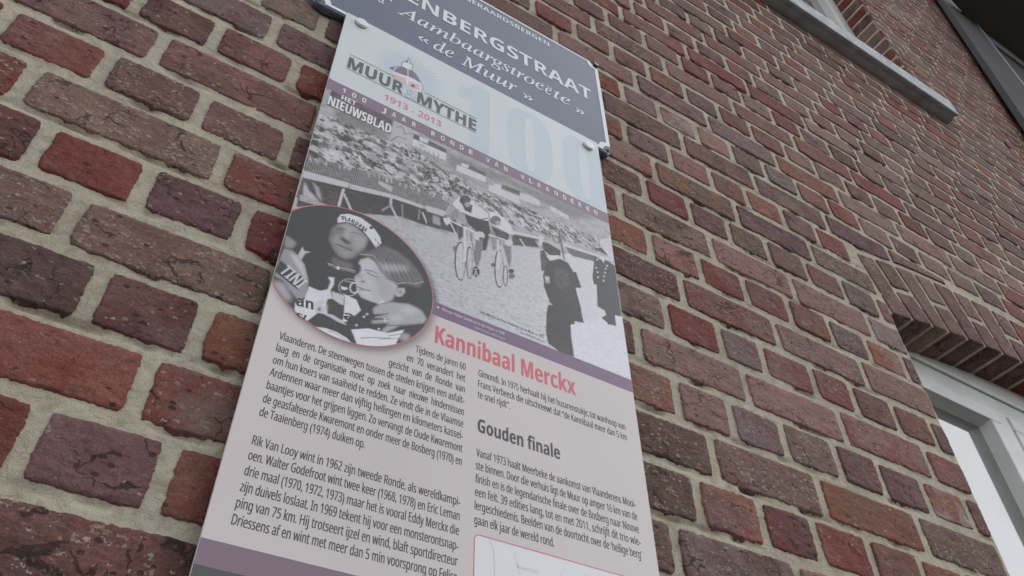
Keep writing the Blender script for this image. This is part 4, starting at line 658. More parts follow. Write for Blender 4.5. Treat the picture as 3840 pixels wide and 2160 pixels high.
# code -> colour 1, colour 2, cracks, specks
CODE = {'R': ('R', 'RR', .25, .1), 'RR': ('RR', 'R', .15, .02), 'O': ('O', 'R', .3, .1), 'P': ('P', 'D', .3, .15), 'PT': ('P', 'T', .5, .45), 'K': ('K', 'M', .7, .3),
        'G': ('G', 'P', .4, .2), 'T': ('T', 'N', .4, .3), 'DK': ('D', 'K', .7, .1), 'S': ('S', 'P', .6, .7), 'SR': ('S', 'RR', .4, .8), 'SS': ('P', 'T', .5, 1.0), 'RT': ('R', 'T', .4, .2),
        'DR': ('D', 'RR', .5, .15), 'ST': ('S', 'T', .5, .8), 'SM': ('P', 'T', .6, .7), 'D': ('D', 'P', .5, .1), 'DC': ('D', 'P', 1.3, .05), 'CC': ('D', 'M', 2.2, .6),
        'SK': ('K', 'D', .9, .8), 'MP': ('P', 'O', .6, .2), 'PS': ('P', 'S', .6, .5), 'KM': ('K', 'G', .8, .4), 'SD': ('P', 'D', 1.3, .5), 'PR': ('P', 'R', .3, .2), 'RB': ('B', 'R', .2, .1),
        'OW': ('O', 'W', .4, .2), 'OT': ('O', 'T', .5, .6), 'M': ('R', 'P', .9, .5), 'TR': ('T', 'R', .4, .2), 'SP': ('P', 'G', .5, .8), 'RO': ('R', 'O', .2, .1), 'MR': ('N', 'R', 1.2, .6),
        'KT': ('K', 'T', .8, .5), 'N': ('N', 'T', .7, .2), 'MT': ('R', 'T', .5, .3), 'PG': ('P', 'G', .6, .1), 'PK': ('P', 'K', .5, .2), 'GT': ('G', 'T', .5, .4), 'TK': ('K', 'T', .3, .1)}
RANDC = ['P'] * 4 + ['PR'] * 7 + ['R'] * 5 + ['RR'] * 1 + ['O'] * 3 + ['T'] * 2 + ['ST'] * 3 + ['G'] * 1 + ['MP'] * 2 + ['N'] * 3 + ['M'] * 2 + ['D'] * 2 + ['TR'] * 2 + ['PT'] * 2 + ['KT'] * 2 + ['SD', 'SK', 'MP', 'GT', 'PK', 'DR']
OV = {}
for k, x, c in OVR:
    OV.setdefault(k, []).append((x / 1000.0, c))

from bpy_extras.object_utils import world_to_camera_view
Rinv = np.array(Rm).T
def project(p):
    d = Rinv @ (np.array(p) - np.array((0.0, -0.61896, 1.7)))
    if d[2] > -0.01: return None
    s = 28.828 / 36.0
    return (0.5 + s * d[0] / -d[2], 0.5 + s * d[1] / -d[2] * 16 / 9)     # 0..1, 0..1

def brick_grid(quad, spacing, seed, proud=0.003, depth=0.008, clipz=None, amp=1.0, side_full=0.0):
    """ragged brick face: quad = (bl, br, tr, tl) in xz; returns verts, faces. Side skirts go back to +depth."""
    bl, br, tr, tl = [np.array(p, float) for p in quad]
    w = np.linalg.norm(br - bl); h = np.linalg.norm(tl - bl)
    nu = int(max(5, min(90, round(w / spacing)))) + 1
    nv = int(max(4, min(34, round(h / spacing)))) + 1
    def ax(n, L):
        t = np.linspace(0, 1, n)
        e = min(0.006 / L, 0.12)            # tight rows at the arris
        t = np.concatenate([[0], [e * 0.45], e + (1 - 2 * e) * np.linspace(0, 1, n), [1 - e * 0.45], [1]])
        return t
    u = ax(nu, w); v = ax(nv, h)
    U, V = np.meshgrid(u, v)
    X = ((1 - U) * (1 - V))[..., None] * bl + (U * (1 - V))[..., None] * br + (U * V)[..., None] * tr + ((1 - U) * V)[..., None] * tl
    x, z = X[..., 0], X[..., 1]
    if clipz is not None:
        lo = clipz(x)
        z = np.where(z < lo, lo + (z - z.min()) * 0.02, z)
    dl = U * w; dr = (1 - U) * w; db = V * h; dt = (1 - V) * h
    s = seed * 13.7
    def rag(t, o, f, a): return a * (0.40 * vnoise(t * f * .7 + s + o, 0 * t + s * 0.7 + o) + 0.36 * vnoise(t * f * 3.1 + o, 0 * t + s) + 0.34 * vnoise(t * f * 7.0 + o, 0 * t + s * 1.3))
    A = 0.0029 * amp
    fo = lambda d: np.exp(-d / 0.010)
    cr = 0.0028 * amp
    cor = lambda d: cr * np.exp(-(d / 0.0055) ** 1.3)
    ux = (br - bl) / w; uz = (tl - bl) / h
    dx = (rag(z, 1, 75, A) + A * 0.3 + cor(np.minimum(db, dt))) * fo(dl) - (rag(z, 2, 75, A) + A * 0.3 + cor(np.minimum(db, dt))) * fo(dr)
    dz = (rag(x, 3, 60, A * 1.15) + A * 0.4 + cor(np.minimum(dl, dr)) * .8) * fo(db) - (rag(x, 4, 60, A * .8) + A * 0.2 + cor(np.minimum(dl, dr)) * .8) * fo(dt)
    x = x + dx * ux[0] + dz * uz[0]
    z = z + dx * ux[1] + dz * uz[1]
    d = np.minimum(np.minimum(dl, dr), np.minimum(db * 1.0, dt))
    und = 0.0009 * fbm(x * 40 + s, z * 55 + s, 3) * amp
    chip = np.clip(fbm(x * 85 + s * 2, z * 85, 2) - 0.12, 0, 1) * 0.0035 * np.exp(-db / 0.012) * amp
    und2 = 0.0007 * fbm(x * 160 + s, z * 230, 2) * amp
    hgt = proud * (1 - np.exp(-(d + 0.0002) / 0.0009)) + (und + und2) * (1 - np.exp(-d / 0.004)) - chip
    y = -hgt + 0.0018
    y[0, :] = y[-1, :] = depth; y[:, 0] = y[:, -1] = depth
    if side_full > 0:
        # keep the returned arris: left column goes back the whole depth
        y[:, 0] = side_full
    edge_shade = np.clip(fbm(x * 70 + s * 1.7, z * 40 + s, 3) * 1.5 + 0.35, 0, 1) * np.exp(-np.minimum(db * 1.0, np.minimum(dt * 2.2, np.minimum(dl, dr) * 1.8)) / (0.0026 + 0.0035 * np.clip(vnoise(x * 45 + s, z * 0 + s), 0, 1)))  # painted crevice shade along the brick edges, widest at the lower arris
    return x, y, z, edge_shade

class BR(MB):
    speckle = 1.0
    def brick(s, quad, code, seed, spacing, shade=None, **kw):
        x, y, z, edge_shade = brick_grid(quad, spacing, seed, **kw)
        a, b_, ck, sp_ = CODE[code]
        r = np.random.default_rng(int(seed * 1000) % 99991)
        j = 1 + r.normal(0, 0.10)
        jc = 1 + r.normal(0, 0.04, 3)
        m_ = np.array((104, 73, 68)) * 0.32
        c1 = np.clip(alb(np.array(C[a]) * .68 + m_) * 0.80 * j * jc, 0.01, 0.7); c2 = np.clip(alb(np.array(C[b_]) * .68 + m_) * 0.80 * j * jc, 0.01, 0.7)
        s.grid(x, y, z, c1=(*c1, 1), c2=np.column_stack([np.tile(c2, (x.size, 1)), edge_shade.reshape(-1)]), prm=(ck, sp_ * s.speckle, (seed * 0.618) % 1.0, 1))

# ---- wall: mortar body
wall_obj = None
def mortar_wall():
    mb = MB()
    def axis(a, f0, f1, b, fine, coarse):
        t = [a]
        while t[-1] < b:
            x = t[-1]
            st = fine if f0 <= x <= f1 else min(coarse, fine + 0.03 * max(f0 - x, x - f1))
            t.append(x + st)
        return np.array(t)
    xs = axis(XL, -0.30, 1.28, XR, 0.0030, 0.04)
    zs = axis(ZB, 1.93, 3.15, ZT, 0.0024, 0.04)
    def snap(t, v):
        i = np.argmin(abs(t - v)); t[i] = v
    for v in (WX0 + 0.002, WX1 - 0.002, UX0, UX1 + 0.002): snap(xs, v)
    for v in (UZ0, UZ1): snap(zs, v)
    Xg, Zg = np.meshgrid(xs, zs)
    base = 0.0010 + 0.0007 * fbm(Xg * 22, Zg * 30, 3) + 0.0006 * fbm(Xg * 90, Zg * 120, 2)
    # hollow patches just under each course, where the pointing fell out
    frac = ((Zg - Z0) / CH) % 1.0
    under = np.exp(-((frac - 0.055) / 0.045) ** 2)
    row = np.floor((Zg - Z0) / CH + 0.5)
    hole = np.clip(fbm(Xg * 26 + row * 7.7, row * 3.1 + Zg * 9, 3) - 0.08, 0, 1) * 0.014
    Yg = base + under * hole
    cx = (Xg[:-1, :-1] + Xg[1:, 1:]) / 2; cz = (Zg[:-1, :-1] + Zg[1:, 1:]) / 2
    inlow = (cx > WX0 + 0.001) & (cx < WX1 - 0.001) & (cz < arch_bot(cx) + 0.05)
    inup = (cx > UX0) & (cx < UX1 + 0.001) & (cz > UZ0) & (cz < UZ1)
    mb.grid(Xg, Yg, Zg, mask=~(inlow | inup))
    # reveals of both openings and the wall's body behind the joints
    D = 0.10
    mb.add([(WX0 + 0.003, 0.003, 1.3), (WX0 + 0.003, D, 1.3), (WX0 + 0.003, D, 2.83), (WX0 + 0.003, 0.003, 2.83)], [(0, 1, 2, 3)])
    mb.add([(WX1 - 0.003, 0.003, 1.3), (WX1 - 0.003, D, 1.3), (WX1 - 0.003, D, 2.83), (WX1 - 0.003, 0.003, 2.83)], [(0, 1, 2, 3)])
    mb.add([(UX1 + 0.003, 0.003, UZ0), (UX1 + 0.003, D, UZ0), (UX1 + 0.003, D, UZ1), (UX1 + 0.003, 0.003, UZ1)], [(0, 1, 2, 3)])
    mb.add([(UX0 - 0.003, 0.003, UZ0), (UX0 - 0.003, D, UZ0), (UX0 - 0.003, D, UZ1), (UX0 - 0.003, 0.003, UZ1)], [(0, 1, 2, 3)])
    mb.add([(UX0, 0.003, UZ1), (UX1, 0.003, UZ1), (UX1, D, UZ1), (UX0, D, UZ1)], [(0, 1, 2, 3)])
    # back body, leaving the openings free
    for (x0, x1, z0, z1) in ((XL, UX0 - 0.01, 0, ZT), (UX0 - 0.01, WX0 - 0.01, 0, UZ0 - 0.02), (WX0 - 0.01, UX1 + 0.01, 3.10, UZ0 - 0.02),
                             (UX1 + 0.01, XR, 3.10, ZT), (WX1 + 0.01, XR, 0, 3.10), (UX0 - 0.01, UX1 + 0.01, UZ1 + 0.02, ZT), (UX1 + 0.01, WX1 + 0.01, 3.10, UZ0)):
        mb.box((x0, 0.022, z0), (x1, 0.25, z1))
    o = hb(mb, 'wall', M_MORT, smooth=True)
    return o
wall_obj = mortar_wall()

# ---- collect bricks
items = []      # (area, quad, code, seed, kwargs)
skew = lambda z: WX0 + 0.009 - 0.038 * np.clip((z - 2.80) / 0.175, 0, 1)
for k, xs in rows():
    zb = Z0 + k * CH; zt = zb + CH
    jb = 0.0050
    for i in range(len(xs) - 1):
        r = np.random.default_rng(abs(k) * 7919 + i * 31 + 5)
        a, b_ = xs[i] + 0.0043, xs[i + 1] - 0.0043
        if b_ - a < 0.02: continue
        z0 = zb + jb + r.normal(0, 0.0009); z1 = zt - jb + 0.001 + r.normal(0, 0.0012)
        kw = dict(proud=float(np.clip(0.0030 + r.normal(0, 0.0006), 0.0023, 0.0042)), amp=1.0)
        clip = None
        segs = [(a, b_)]
        zc = (z0 + z1) / 2
        def cut(segs, c0, c1):
            out = []
            for s0, s1 in segs:
                if s1 <= c0 or s0 >= c1: out.append((s0, s1)); continue
                if s0 < c0: out.append((s0, c0))
                if s1 > c1: out.append((c1, s1))
            return out
        lowz = z0 < arch_top(1.94)
        sides = {}
        if z1 < 2.80:
            segs = cut(segs, WX0, WX1)
        elif z0 < 2.96:
            sx = float(skew(zc)) - 0.006
            segs = cut(segs, sx, 2 * 1.94 - sx)
        elif z0 < 3.05:
            clip = lambda x: np.where((x > 1.225) & (x < 2.66), arch_top(x) + 0.006, -1)
        if z1 > UZ0 and z0 < UZ1:
            segs = cut(segs, UX0, UX1)
        for (s0, s1) in segs:
            if s1 - s0 < 0.018: continue
            if clip is not None:
                lo = np.max(clip(np.array([s0 + 0.002, (s0 + s1) / 2, s1 - 0.002])))
                if z1 - lo < 0.012: continue
            sf = 0.0
            q = ((s0, z0), (s1, z0), (s1, z1), (s0, z1))
            pc = project(((s0 + s1) / 2, 0, zc))
            pa = [project((p[0], 0, p[1])) for p in q]
            # hidden behind the roof edge at the far right
            if s0 > 3.75 + (zc - 5.6) * 0.27 + 0.25: continue
            code = None
            for ox, oc in OV.get(k, []):
                if s0 - 0.004 <= ox <= s1 + 0.004: code = oc
            if code is None: code = RANDC[r.integers(len(RANDC))]
            vis = 0; pxm = 0.05
            if all(p is not None for p in pa):
                P_ = np.array(pa) * (1024, 576)
                area = 0.5 * abs(np.dot(P_[:, 0], np.roll(P_[:, 1], 1)) - np.dot(P_[:, 1], np.roll(P_[:, 0], 1)))
                infr = (P_[:, 0].max() > 0) & (P_[:, 0].min() < 1024) & (P_[:, 1].max() > 0) & (P_[:, 1].min() < 576)
                inpanel = s0 > 0.10 and s1 < 0.54 and z1 < 2.82
                pxm = math.sqrt(area / ((s1 - s0) * (z1 - z0))) / 1000
                vis = area if infr and not inpanel else 0
            items.append([vis, q, code, (k * 53 + i * 7.31 + s0) % 997 + 1.0, max(0.0021, min(0.014, 0.0016 / max(pxm, 0.05))), dict(kw, clipz=clip, side_full=sf)])

# ---- the soldier arch over the lower window
AB = [1.276, 1.348, 1.417, 1.474, 1.542, 1.607, 1.674, 1.745]
AT = [1.238, 1.301, 1.372, 1.445, 1.511, 1.588, 1.654, 1.733]
while AB[-1] < 1.90:
    AB.append(AB[-1] + 0.0675); AT.append(AT[-1] + 0.070)
nL = len(AB)
AB = AB + [2 * 1.94 - x for x in AB[::-1] if 2 * 1.94 - x > AB[-1] + 0.04]
AT = AT + [2 * 1.94 - x for x in AT[::-1] if 2 * 1.94 - x > AT[-1] + 0.04]
n_ = min(len(AB), len(AT)); AB = AB[:n_]; AT = AT[:n_]
soldiers = []
SC_ = ['KT', 'R', 'T', 'D', 'P', 'M', 'N', 'PR', 'D', 'K', 'T', 'PR', 'P', 'R', 'K', 'D', 'T', 'P', 'R', 'K', 'P', 'D']
for i in range(n_ - 1):
    g_ = 0.0035
    b0, b1, t0, t1 = AB[i] + g_, AB[i + 1] - g_, AT[i] + g_, AT[i + 1] - g_
    q = ((b0, arch_bot(b0)), (b1, arch_bot(b1)), (t1, arch_top(t1) - 0.006), (t0, arch_top(t0) - 0.006))
    if i % 2 == 1:
        m0 = ((q[0][0] + q[3][0]) / 2, (q[0][1] + q[3][1]) / 2); m1 = ((q[1][0] + q[2][0]) / 2, (q[1][1] + q[2][1]) / 2)
        soldiers.append(((q[0], q[1], (m1[0], m1[1] - 0.005), (m0[0], m0[1] - 0.005)), SC_[(i * 3) % len(SC_)], i, True))
        soldiers.append((((m0[0], m0[1] + 0.005), (m1[0], m1[1] + 0.005), q[2], q[3]), SC_[(i * 3 + 1) % len(SC_)], i + 50, False))
    else:
        soldiers.append((q, SC_[(i * 5) % len(SC_)], i + 100, True))

items.sort(key=lambda t: -t[0])
NB = 300 - 22
far = BR(); far.speckle = 0.45
for j, (vis, q, code, seed, spc, kw) in enumerate(items):
    if j < NB:
        b_ = BR()
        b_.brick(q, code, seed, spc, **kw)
        cx, cz = (q[0][0] + q[1][0]) / 2, (q[0][1] + q[3][1]) / 2
        o = b_.build('brick', M_BRICK, wall_obj, smooth=True, loc=(cx, 0, cz))
    else:
        if vis == 0: spc = max(spc, 0.014)
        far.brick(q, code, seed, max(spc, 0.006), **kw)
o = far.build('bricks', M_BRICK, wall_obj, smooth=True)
tag(o, kind='stuff')

# soldier course: mortar bed and its own bricks with undersides
ab = MB()
xs_ = np.linspace(1.245, 2.63, 70)
bo = arch_bot(xs_) + 0.003; to = arch_top(xs_) + 0.004
pts = list(zip(xs_, bo)) + list(zip(xs_[::-1], to[::-1]))
n = len(xs_)
v = [(x, 0.0025, z) for x, z in zip(xs_, bo)] + [(x, 0.0025, z) for x, z in zip(xs_, to)] + [(x, 0.102, z) for x, z in zip(xs_, bo)] + [(x, 0.102, z) for x, z in zip(xs_, to)]
f = []
for i in range(n - 1):
    f += [(i, i + 1, n + i + 1, n + i), (i + 1, i, 2 * n + i, 2 * n + i + 1), (n + i, n + i + 1, 3 * n + i + 1, 3 * n + i)]
ab.add(v, f)
arch = hb(ab, 'arch', M_MORT)
for q, code, sd_, under in soldiers:
    b_ = BR()
    b_.brick(q, code, sd_ * 3.3 + 11, 0.004, proud=0.0030, amp=0.55, depth=0.012)
    if under:
        (bx0, bz0), (bx1, bz1) = q[0], q[1]
        g2 = 0.002
        U = np.linspace(0, 1, 8); W_ = np.linspace(0, 1, 12)
        UU, WW = np.meshgrid(U, W_)
        xx = bx0 + g2 + (bx1 - bx0 - 2 * g2) * UU
        yy = 0.000 + 0.085 * WW
        ed = np.minimum(np.minimum(UU, 1 - UU) * 0.065, np.minimum(WW * 1.0, 1 - WW) * 0.085)
        zz = bz0 + (bz1 - bz0) * UU - 0.0022 * (1 - np.exp(-ed / 0.002)) + 0.0025 + 0.0006 * fbm(xx * 60, yy * 60 + sd_, 2)
        a, c, ck, sp_ = CODE[code]
        b_.grid(xx, yy, zz, c1=(*alb(C[a]) * .74, 1), c2=(*alb(C[c]) * .74, 0), prm=(ck, sp_, (sd_ * 0.37) % 1, 1))
    cx, cz = (q[0][0] + q[1][0]) / 2, (q[0][1] + q[3][1]) / 2
    b_.build('brick', M_BRICK, arch, smooth=True, loc=(cx, 0, cz))

# ---- brick returns in the right reveal of the upper window
for k in range(25, 46):
    z0 = Z0 + k * CH + 0.0055; z1 = z0 + CH - 0.011
    if z0 < UZ0 or z1 > UZ1: continue
    b_ = BR()
    r = np.random.default_rng(k + 500)
    y, x, z = None, None, None
    gx_, gy_, gz_, _d = brick_grid(((0.004, z0), (0.098, z0), (0.098, z1), (0.004, z1)), 0.010, k * 2.7 + 3, proud=0.0045, amp=0.8)
    code = RANDC[r.integers(len(RANDC))]
    a, c, ck, sp_ = CODE[code]
    b_.grid(UX1 + 0.003 + gy_, gx_, gz_, c1=(*alb(C[a]) * .74, 1), c2=(*alb(C[c]) * .74, 0), prm=(ck, sp_, (k * 0.37) % 1, 1))
    b_.build('brick', M_BRICK, wall_obj, smooth=True, loc=(UX1, 0.05, (z0 + z1) / 2))

# ---- lower window
M_PVC = mat('white_frame', (0.70, 0.70, 0.675), 0.4, grime=0.20, gscale=11)
M_SEAL = mat('rubber_seal', (0.02, 0.02, 0.02), 0.6)
def glass_mat(name, inner, ior):
    m = bpy.data.materials.new(name); m.use_nodes = True
    t = m.node_tree
    b = t.nodes['Principled BSDF']
    b.inputs['Base Color'].default_value = (*inner, 1); b.inputs['Roughness'].default_value = 0.3
    g = N(t, 'ShaderNodeBsdfGlossy'); g.inputs['Roughness'].default_value = 0.0; g.inputs['Color'].default_value = (0.77, 0.765, 0.745, 1)
    f = N(t, 'ShaderNodeFresnel'); f.inputs['IOR'].default_value = 1.9
    mx = N(t, 'ShaderNodeMixShader')
    t.links.new(mapr(t, f.outputs[0], 0, 1, 0.30, 1.0), mx.inputs[0]); t.links.new(b.outputs[0], mx.inputs[1]); t.links.new(g.outputs[0], mx.inputs[2])
    t.links.new(mx.outputs[0], t.nodes['Material Output'].inputs[0])
    return m
def glass_mat_old(name, inner, ior):
    m = bpy.data.materials.new(name); m.use_nodes = True
    t = m.node_tree
    b = t.nodes['Principled BSDF']
    b.inputs['Base Color'].default_value = (*inner, 1)
    b.inputs['Roughness'].default_value = 0.02
    b.inputs['IOR'].default_value = ior
    b.inputs['Coat Weight'].default_value = 1.0
    b.inputs['Coat IOR'].default_value = ior
    b.inputs['Coat Roughness'].default_value = 0.0
    return m
M_GLASS = glass_mat('window_glass', (0.06, 0.062, 0.065), 2.6)

def window(name, X0, X1, Zb, head, yf, sashes, fr=0.079, sf=0.038):
    """frame with a stepped profile, sashes with a bevelled bead, seals and glass"""
    w = MB()
    y0, y1 = yf, yf + 0.07
    # outer frame: a deep member with a raised nose at the wall side
    w.box((X0, y0 + 0.008, head - fr * 0.95), (X1, y1, head + 0.05))
    w.box((X0, y0, head - 0.030), (X1, y0 + 0.008, head + 0.05))
    w.box((X0, y0 + 0.008, Zb), (X0 + fr, y1, head - fr * 0.95))
    w.box((X1 - fr, y0 + 0.008, Zb), (X1, y1, head - fr * 0.95))
    w.box((X0 + fr, y0 + 0.008, Zb), (X1 - fr, y1, Zb + fr))
    for (s0, s1) in zip(sashes[:-1], sashes[1:]):
        w.box((s0[1] + 0.001, y0 + 0.006, Zb + fr), (s1[0] - 0.001, y1, head - fr * 0.95))
    fo = w.build(name, M_PVC, None, bevel=0.004)
    fo.parent = house; fo.matrix_parent_inverse = Matrix.Translation(-HL)
    top = head - fr * 0.95
    for (a, b_) in sashes:
        s = MB()
        ys = y0 + 0.002
        z0_, z1_ = Zb + fr, top - 0.004
        s.box((a, ys, z1_ - sf), (b_, y1 - 0.01, z1_))
        s.box((a, ys, z0_), (b_, y1 - 0.01, z0_ + sf))
        s.box((a, ys, z0_ + sf), (a + sf, y1 - 0.01, z1_ - sf))
        s.box((b_ - sf, ys, z0_ + sf), (b_, y1 - 0.01, z1_ - sf))
        # sloping glazing bead
        ia, ib, ic, id_ = a + sf, b_ - sf, z0_ + sf, z1_ - sf
        bd = 0.005
        yg = ys + 0.030
        o_ = [(ia, ys + 0.002, ic), (ib, ys + 0.002, ic), (ib, ys + 0.002, id_), (ia, ys + 0.002, id_)]
        i_ = [(ia + bd, yg, ic + bd), (ib - bd, yg, ic + bd), (ib - bd, yg, id_ - bd), (ia + bd, yg, id_ - bd)]
        s.add(o_ + i_, [(0, 1, 5, 4), (1, 2, 6, 5), (2, 3, 7, 6), (3, 0, 4, 7)])
        so = s.build('sash', M_PVC, fo, bevel=0.0035)
        g1 = MB(); e = 0.001
        g1.box((ia + bd - e, yg, ic + bd - e), (ib - bd + e, yg + 0.004, id_ - bd + e))
        g1.build('glass', M_GLASS, fo)
        r_ = MB()
        for (p, q_) in (((a - 0.003, ys + 0.012, z1_ - 0.001), (b_ + 0.003, ys + 0.02, z1_ + 0.0045)), ((b_, ys + 0.012, z0_), (b_ + 0.004, ys + 0.02, z1_)), ((a - 0.004, ys + 0.012, z0_), (a, ys + 0.02, z1_))):
            r_.box(p, q_)
        r_.build('seal', M_SEAL, fo)
    return fo
window('window', WX0 + 0.0, WX1, 1.30, 2.862, 0.082, [(1.335, 1.698), (1.745, 2.54)])
window('window', UX0, UX1, UZ0 - 0.01, 5.93, 0.088, [(0.86, 1.40), (1.45, 2.185)])
# dark room behind the panes
rm = MB()
rm.box((WX0 - 0.2, 0.25, 1.2), (WX1 + 0.2, 0.26, 3.2))
rm.box((UX0 - 0.2, 0.25, 4.2), (UX1 + 0.2, 0.26, 6.1))
hb(rm, 'room', mat('dark_room', (0.05, 0.05, 0.05), 0.9))

# ---- stone sill under the upper window
M_STONE = mat('grey_stone_sill', (0.50, 0.52, 0.53), 0.85, grime=0.30, gscale=23, bump=0.5)
s = MB()
zb_, zt_ = 4.246, 4.338
sx0, sx1, sy = 0.72, 2.292, -0.050
prof = [(-0.050, 0.0), (-0.050, 0.092), (0.10, 0.112), (0.10, 0.0), (-0.028, 0.0), (-0.028, 0.006), (-0.038, 0.006), (-0.038, 0.0)]
vv = [(x, y, zb_ + z) for x in (sx0, sx1) for (y, z) in prof]
m_ = len(prof)
s.add(vv, [list(range(m_))[::-1], list(range(m_, 2 * m_))] + [(i, (i + 1) % m_, m_ + (i + 1) % m_, m_ + i) for i in range(m_)])
hb(s, 'window_sill', M_STONE, bevel=0.003)

oj = MB(); oj.box((2.795, -0.0045, 4.468), (2.812, 0.002, 4.505)); hb(oj, 'weep_hole', mat('black_gap', (0.01, 0.01, 0.01), 0.9))
# ---- dark clad roof end with its grey bargeboard, top right
M_GREY = mat('grey_metal', (0.12, 0.115, 0.12), 0.8, ior=1.15, grime=0.15, gscale=3)
M_GREYL = mat('pale_metal_lip', (0.30, 0.31, 0.32), 0.4)
M_DARK = mat('dark_timber', (0.115, 0.085, 0.068), 0.9, bump=0.3, bscale=90)
yb = -0.05
A0 = np.array((3.450, 6.393)); A1 = np.array((3.158, 4.995)); B0 = np.array((3.835, 6.805)); B1 = np.array((3.656, 5.599))
def ext(p, q, z):
    t = (z - q[1]) / (p[1] - q[1]); return (q[0] + (p[0] - q[0]) * t, z)
zt_, zl_ = 8.0, 4.35
bg_ = MB()
bg_.prism([ext(A0, A1, zl_), ext(B0, B1, zl_), ext(B0, B1, zt_), ext(A0, A1, zt_)], yb, yb + 0.03)
ej = MB(); ej.box((3.338, -0.0042, 3.9), (3.352, 0.002, 8.0)); hb(ej, 'expansion_joint', M_DARK)
hb(bg_, 'bargeboard', M_GREY, bevel=0.002)
lp = MB()
bl_, bt_ = ext(B0, B1, zl_), ext(B0, B1, zt_)
lp.prism([(bl_[0] - 0.020, bl_[1]), (bl_[0] + 0.004, bl_[1]), (bt_[0] + 0.004, bt_[1]), (bt_[0] - 0.020, bt_[1])], yb - 0.006, yb + 0.028)
hb(lp, 'metal_lip', M_GREYL)
dk_ = MB()
x_off = 0.62
pl_ = [(3.46, -0.45), (3.49, -0.075), (3.90, -0.018), (12.0, -0.018), (12.0, -0.45)]
dk_.add([(x, y, 6.40) for x, y in pl_] + [(x, y, 6.46) for x, y in pl_], [(0, 1, 2, 3, 4), (9, 8, 7, 6, 5)] + [(i, i + 5, (i + 1) % 5 + 5, (i + 1) % 5) for i in range(5)])
hb(dk_, 'dark_soffit', M_DARK)
fl = MB(); fl.prism([(3.67, 6.235), (12.0, 6.235), (12.0, 6.385), (3.70, 6.385)], -0.045, 0.02)
hb(fl, 'metal_flashing', mat('grey_flashing', (0.22, 0.22, 0.22), 0.6, ior=1.2))
gp = MB(); gp.prism([(3.10, 3.0), (12.0, 3.0), (12.0, 6.235), (3.67, 6.235)], -0.030, 0.02)
hb(gp, 'grey_panel', M_GREY)

# ================================================================ LETTERING (flat print as thin meshes)
def glyphs(body, off=0.0, shear=0.0):
    c = bpy.data.curves.new('t', 'FONT'); c.body = body; c.size = 1; c.offset = off; c.resolution_u = 4; c.shear = shear
    o = bpy.data.objects.new('t', c); scn.collection.objects.link(o)
    dg = bpy.context.evaluated_depsgraph_get()
    me = bpy.data.meshes.new_from_object(o.evaluated_get(dg))
    v = np.array([tuple(p.co)[:2] for p in me.vertices]); f = [list(p.vertices) for p in me.polygons]
    bpy.data.objects.remove(o); bpy.data.curves.remove(c); bpy.data.meshes.remove(me)
    return v, f
def bold(s):
    out = ''
    for ch in s:
        if 'A' <= ch <= 'Z': out += chr(0x1D5D4 + ord(ch) - 65)
        elif 'a' <= ch <= 'z': out += chr(0x1D5EE + ord(ch) - 97)
        elif '0' <= ch <= '9': out += chr(0x1D7EC + ord(ch) - 48)
        else: out += ch
    return out
def sans(s):
    out = ''
    for ch in s:
        if 'A' <= ch <= 'Z': out += chr(0x1D5A0 + ord(ch) - 65)
        elif 'a' <= ch <= 'z': out += chr(0x1D5BA + ord(ch) - 97)
        elif '0' <= ch <= '9': out += chr(0x1D7E2 + ord(ch) - 48)
        else: out += ch
    return out
_capcache = {}
def capheight(off, ch='H'):
    if (off, ch) not in _capcache:
        v, f = glyphs(ch, off); _capcache[(off, ch)] = (v[:, 1].min(), v[:, 1].max())
    return _capcache[(off, ch)]

def put(mb, body, x0, x1, z, cap, y, off=0.0, shear=0.0, ref='H', rot=0.0):
    if off >= 0.022 and ref == 'H':
        # a heavy cut: the bold face struck twice, a hair apart
        body = bold(body); ref = bold('H')
        if off >= 0.045:
            d = cap * 0.014
            put(mb, body, x0 - d, x1 - d, z, cap, y + 0.00002, 0.0, shear, ref, rot); x0 += d; x1 += d
        off = 0.0
    """text from x0 to x1 (mm) with its baseline at z and the given capital height"""
    v, f = glyphs(body, off, shear)
    lo, hi = capheight(off, ref)
    sz = cap / (hi - 0)
    a, b = v[:, 0].min(), v[:, 0].max()
    sx = (x1 - x0) / (b - a) if x1 is not None else sz * 0.6
    X = (v[:, 0] - a) * sx; Z = v[:, 1] * sz
    c, s = math.cos(rot), math.sin(rot)
    V = np.stack([(x0 + X * c - Z * s) / 1000, np.full(len(X), y), (z + X * s + Z * c) / 1000], -1)
    mb.add(V, f)

def rrect(x0, x1, z0, z1, r, n=6):
    p = []
    for cx, cz, a0 in ((x1 - r, z1 - r, 0), (x0 + r, z1 - r, 90), (x0 + r, z0 + r, 180), (x1 - r, z0 + r, 270)):
        for i in range(n + 1):
            a = math.radians(a0 + 90 * i / n); p.append((cx + r * math.cos(a), cz + r * math.sin(a)))
    return p

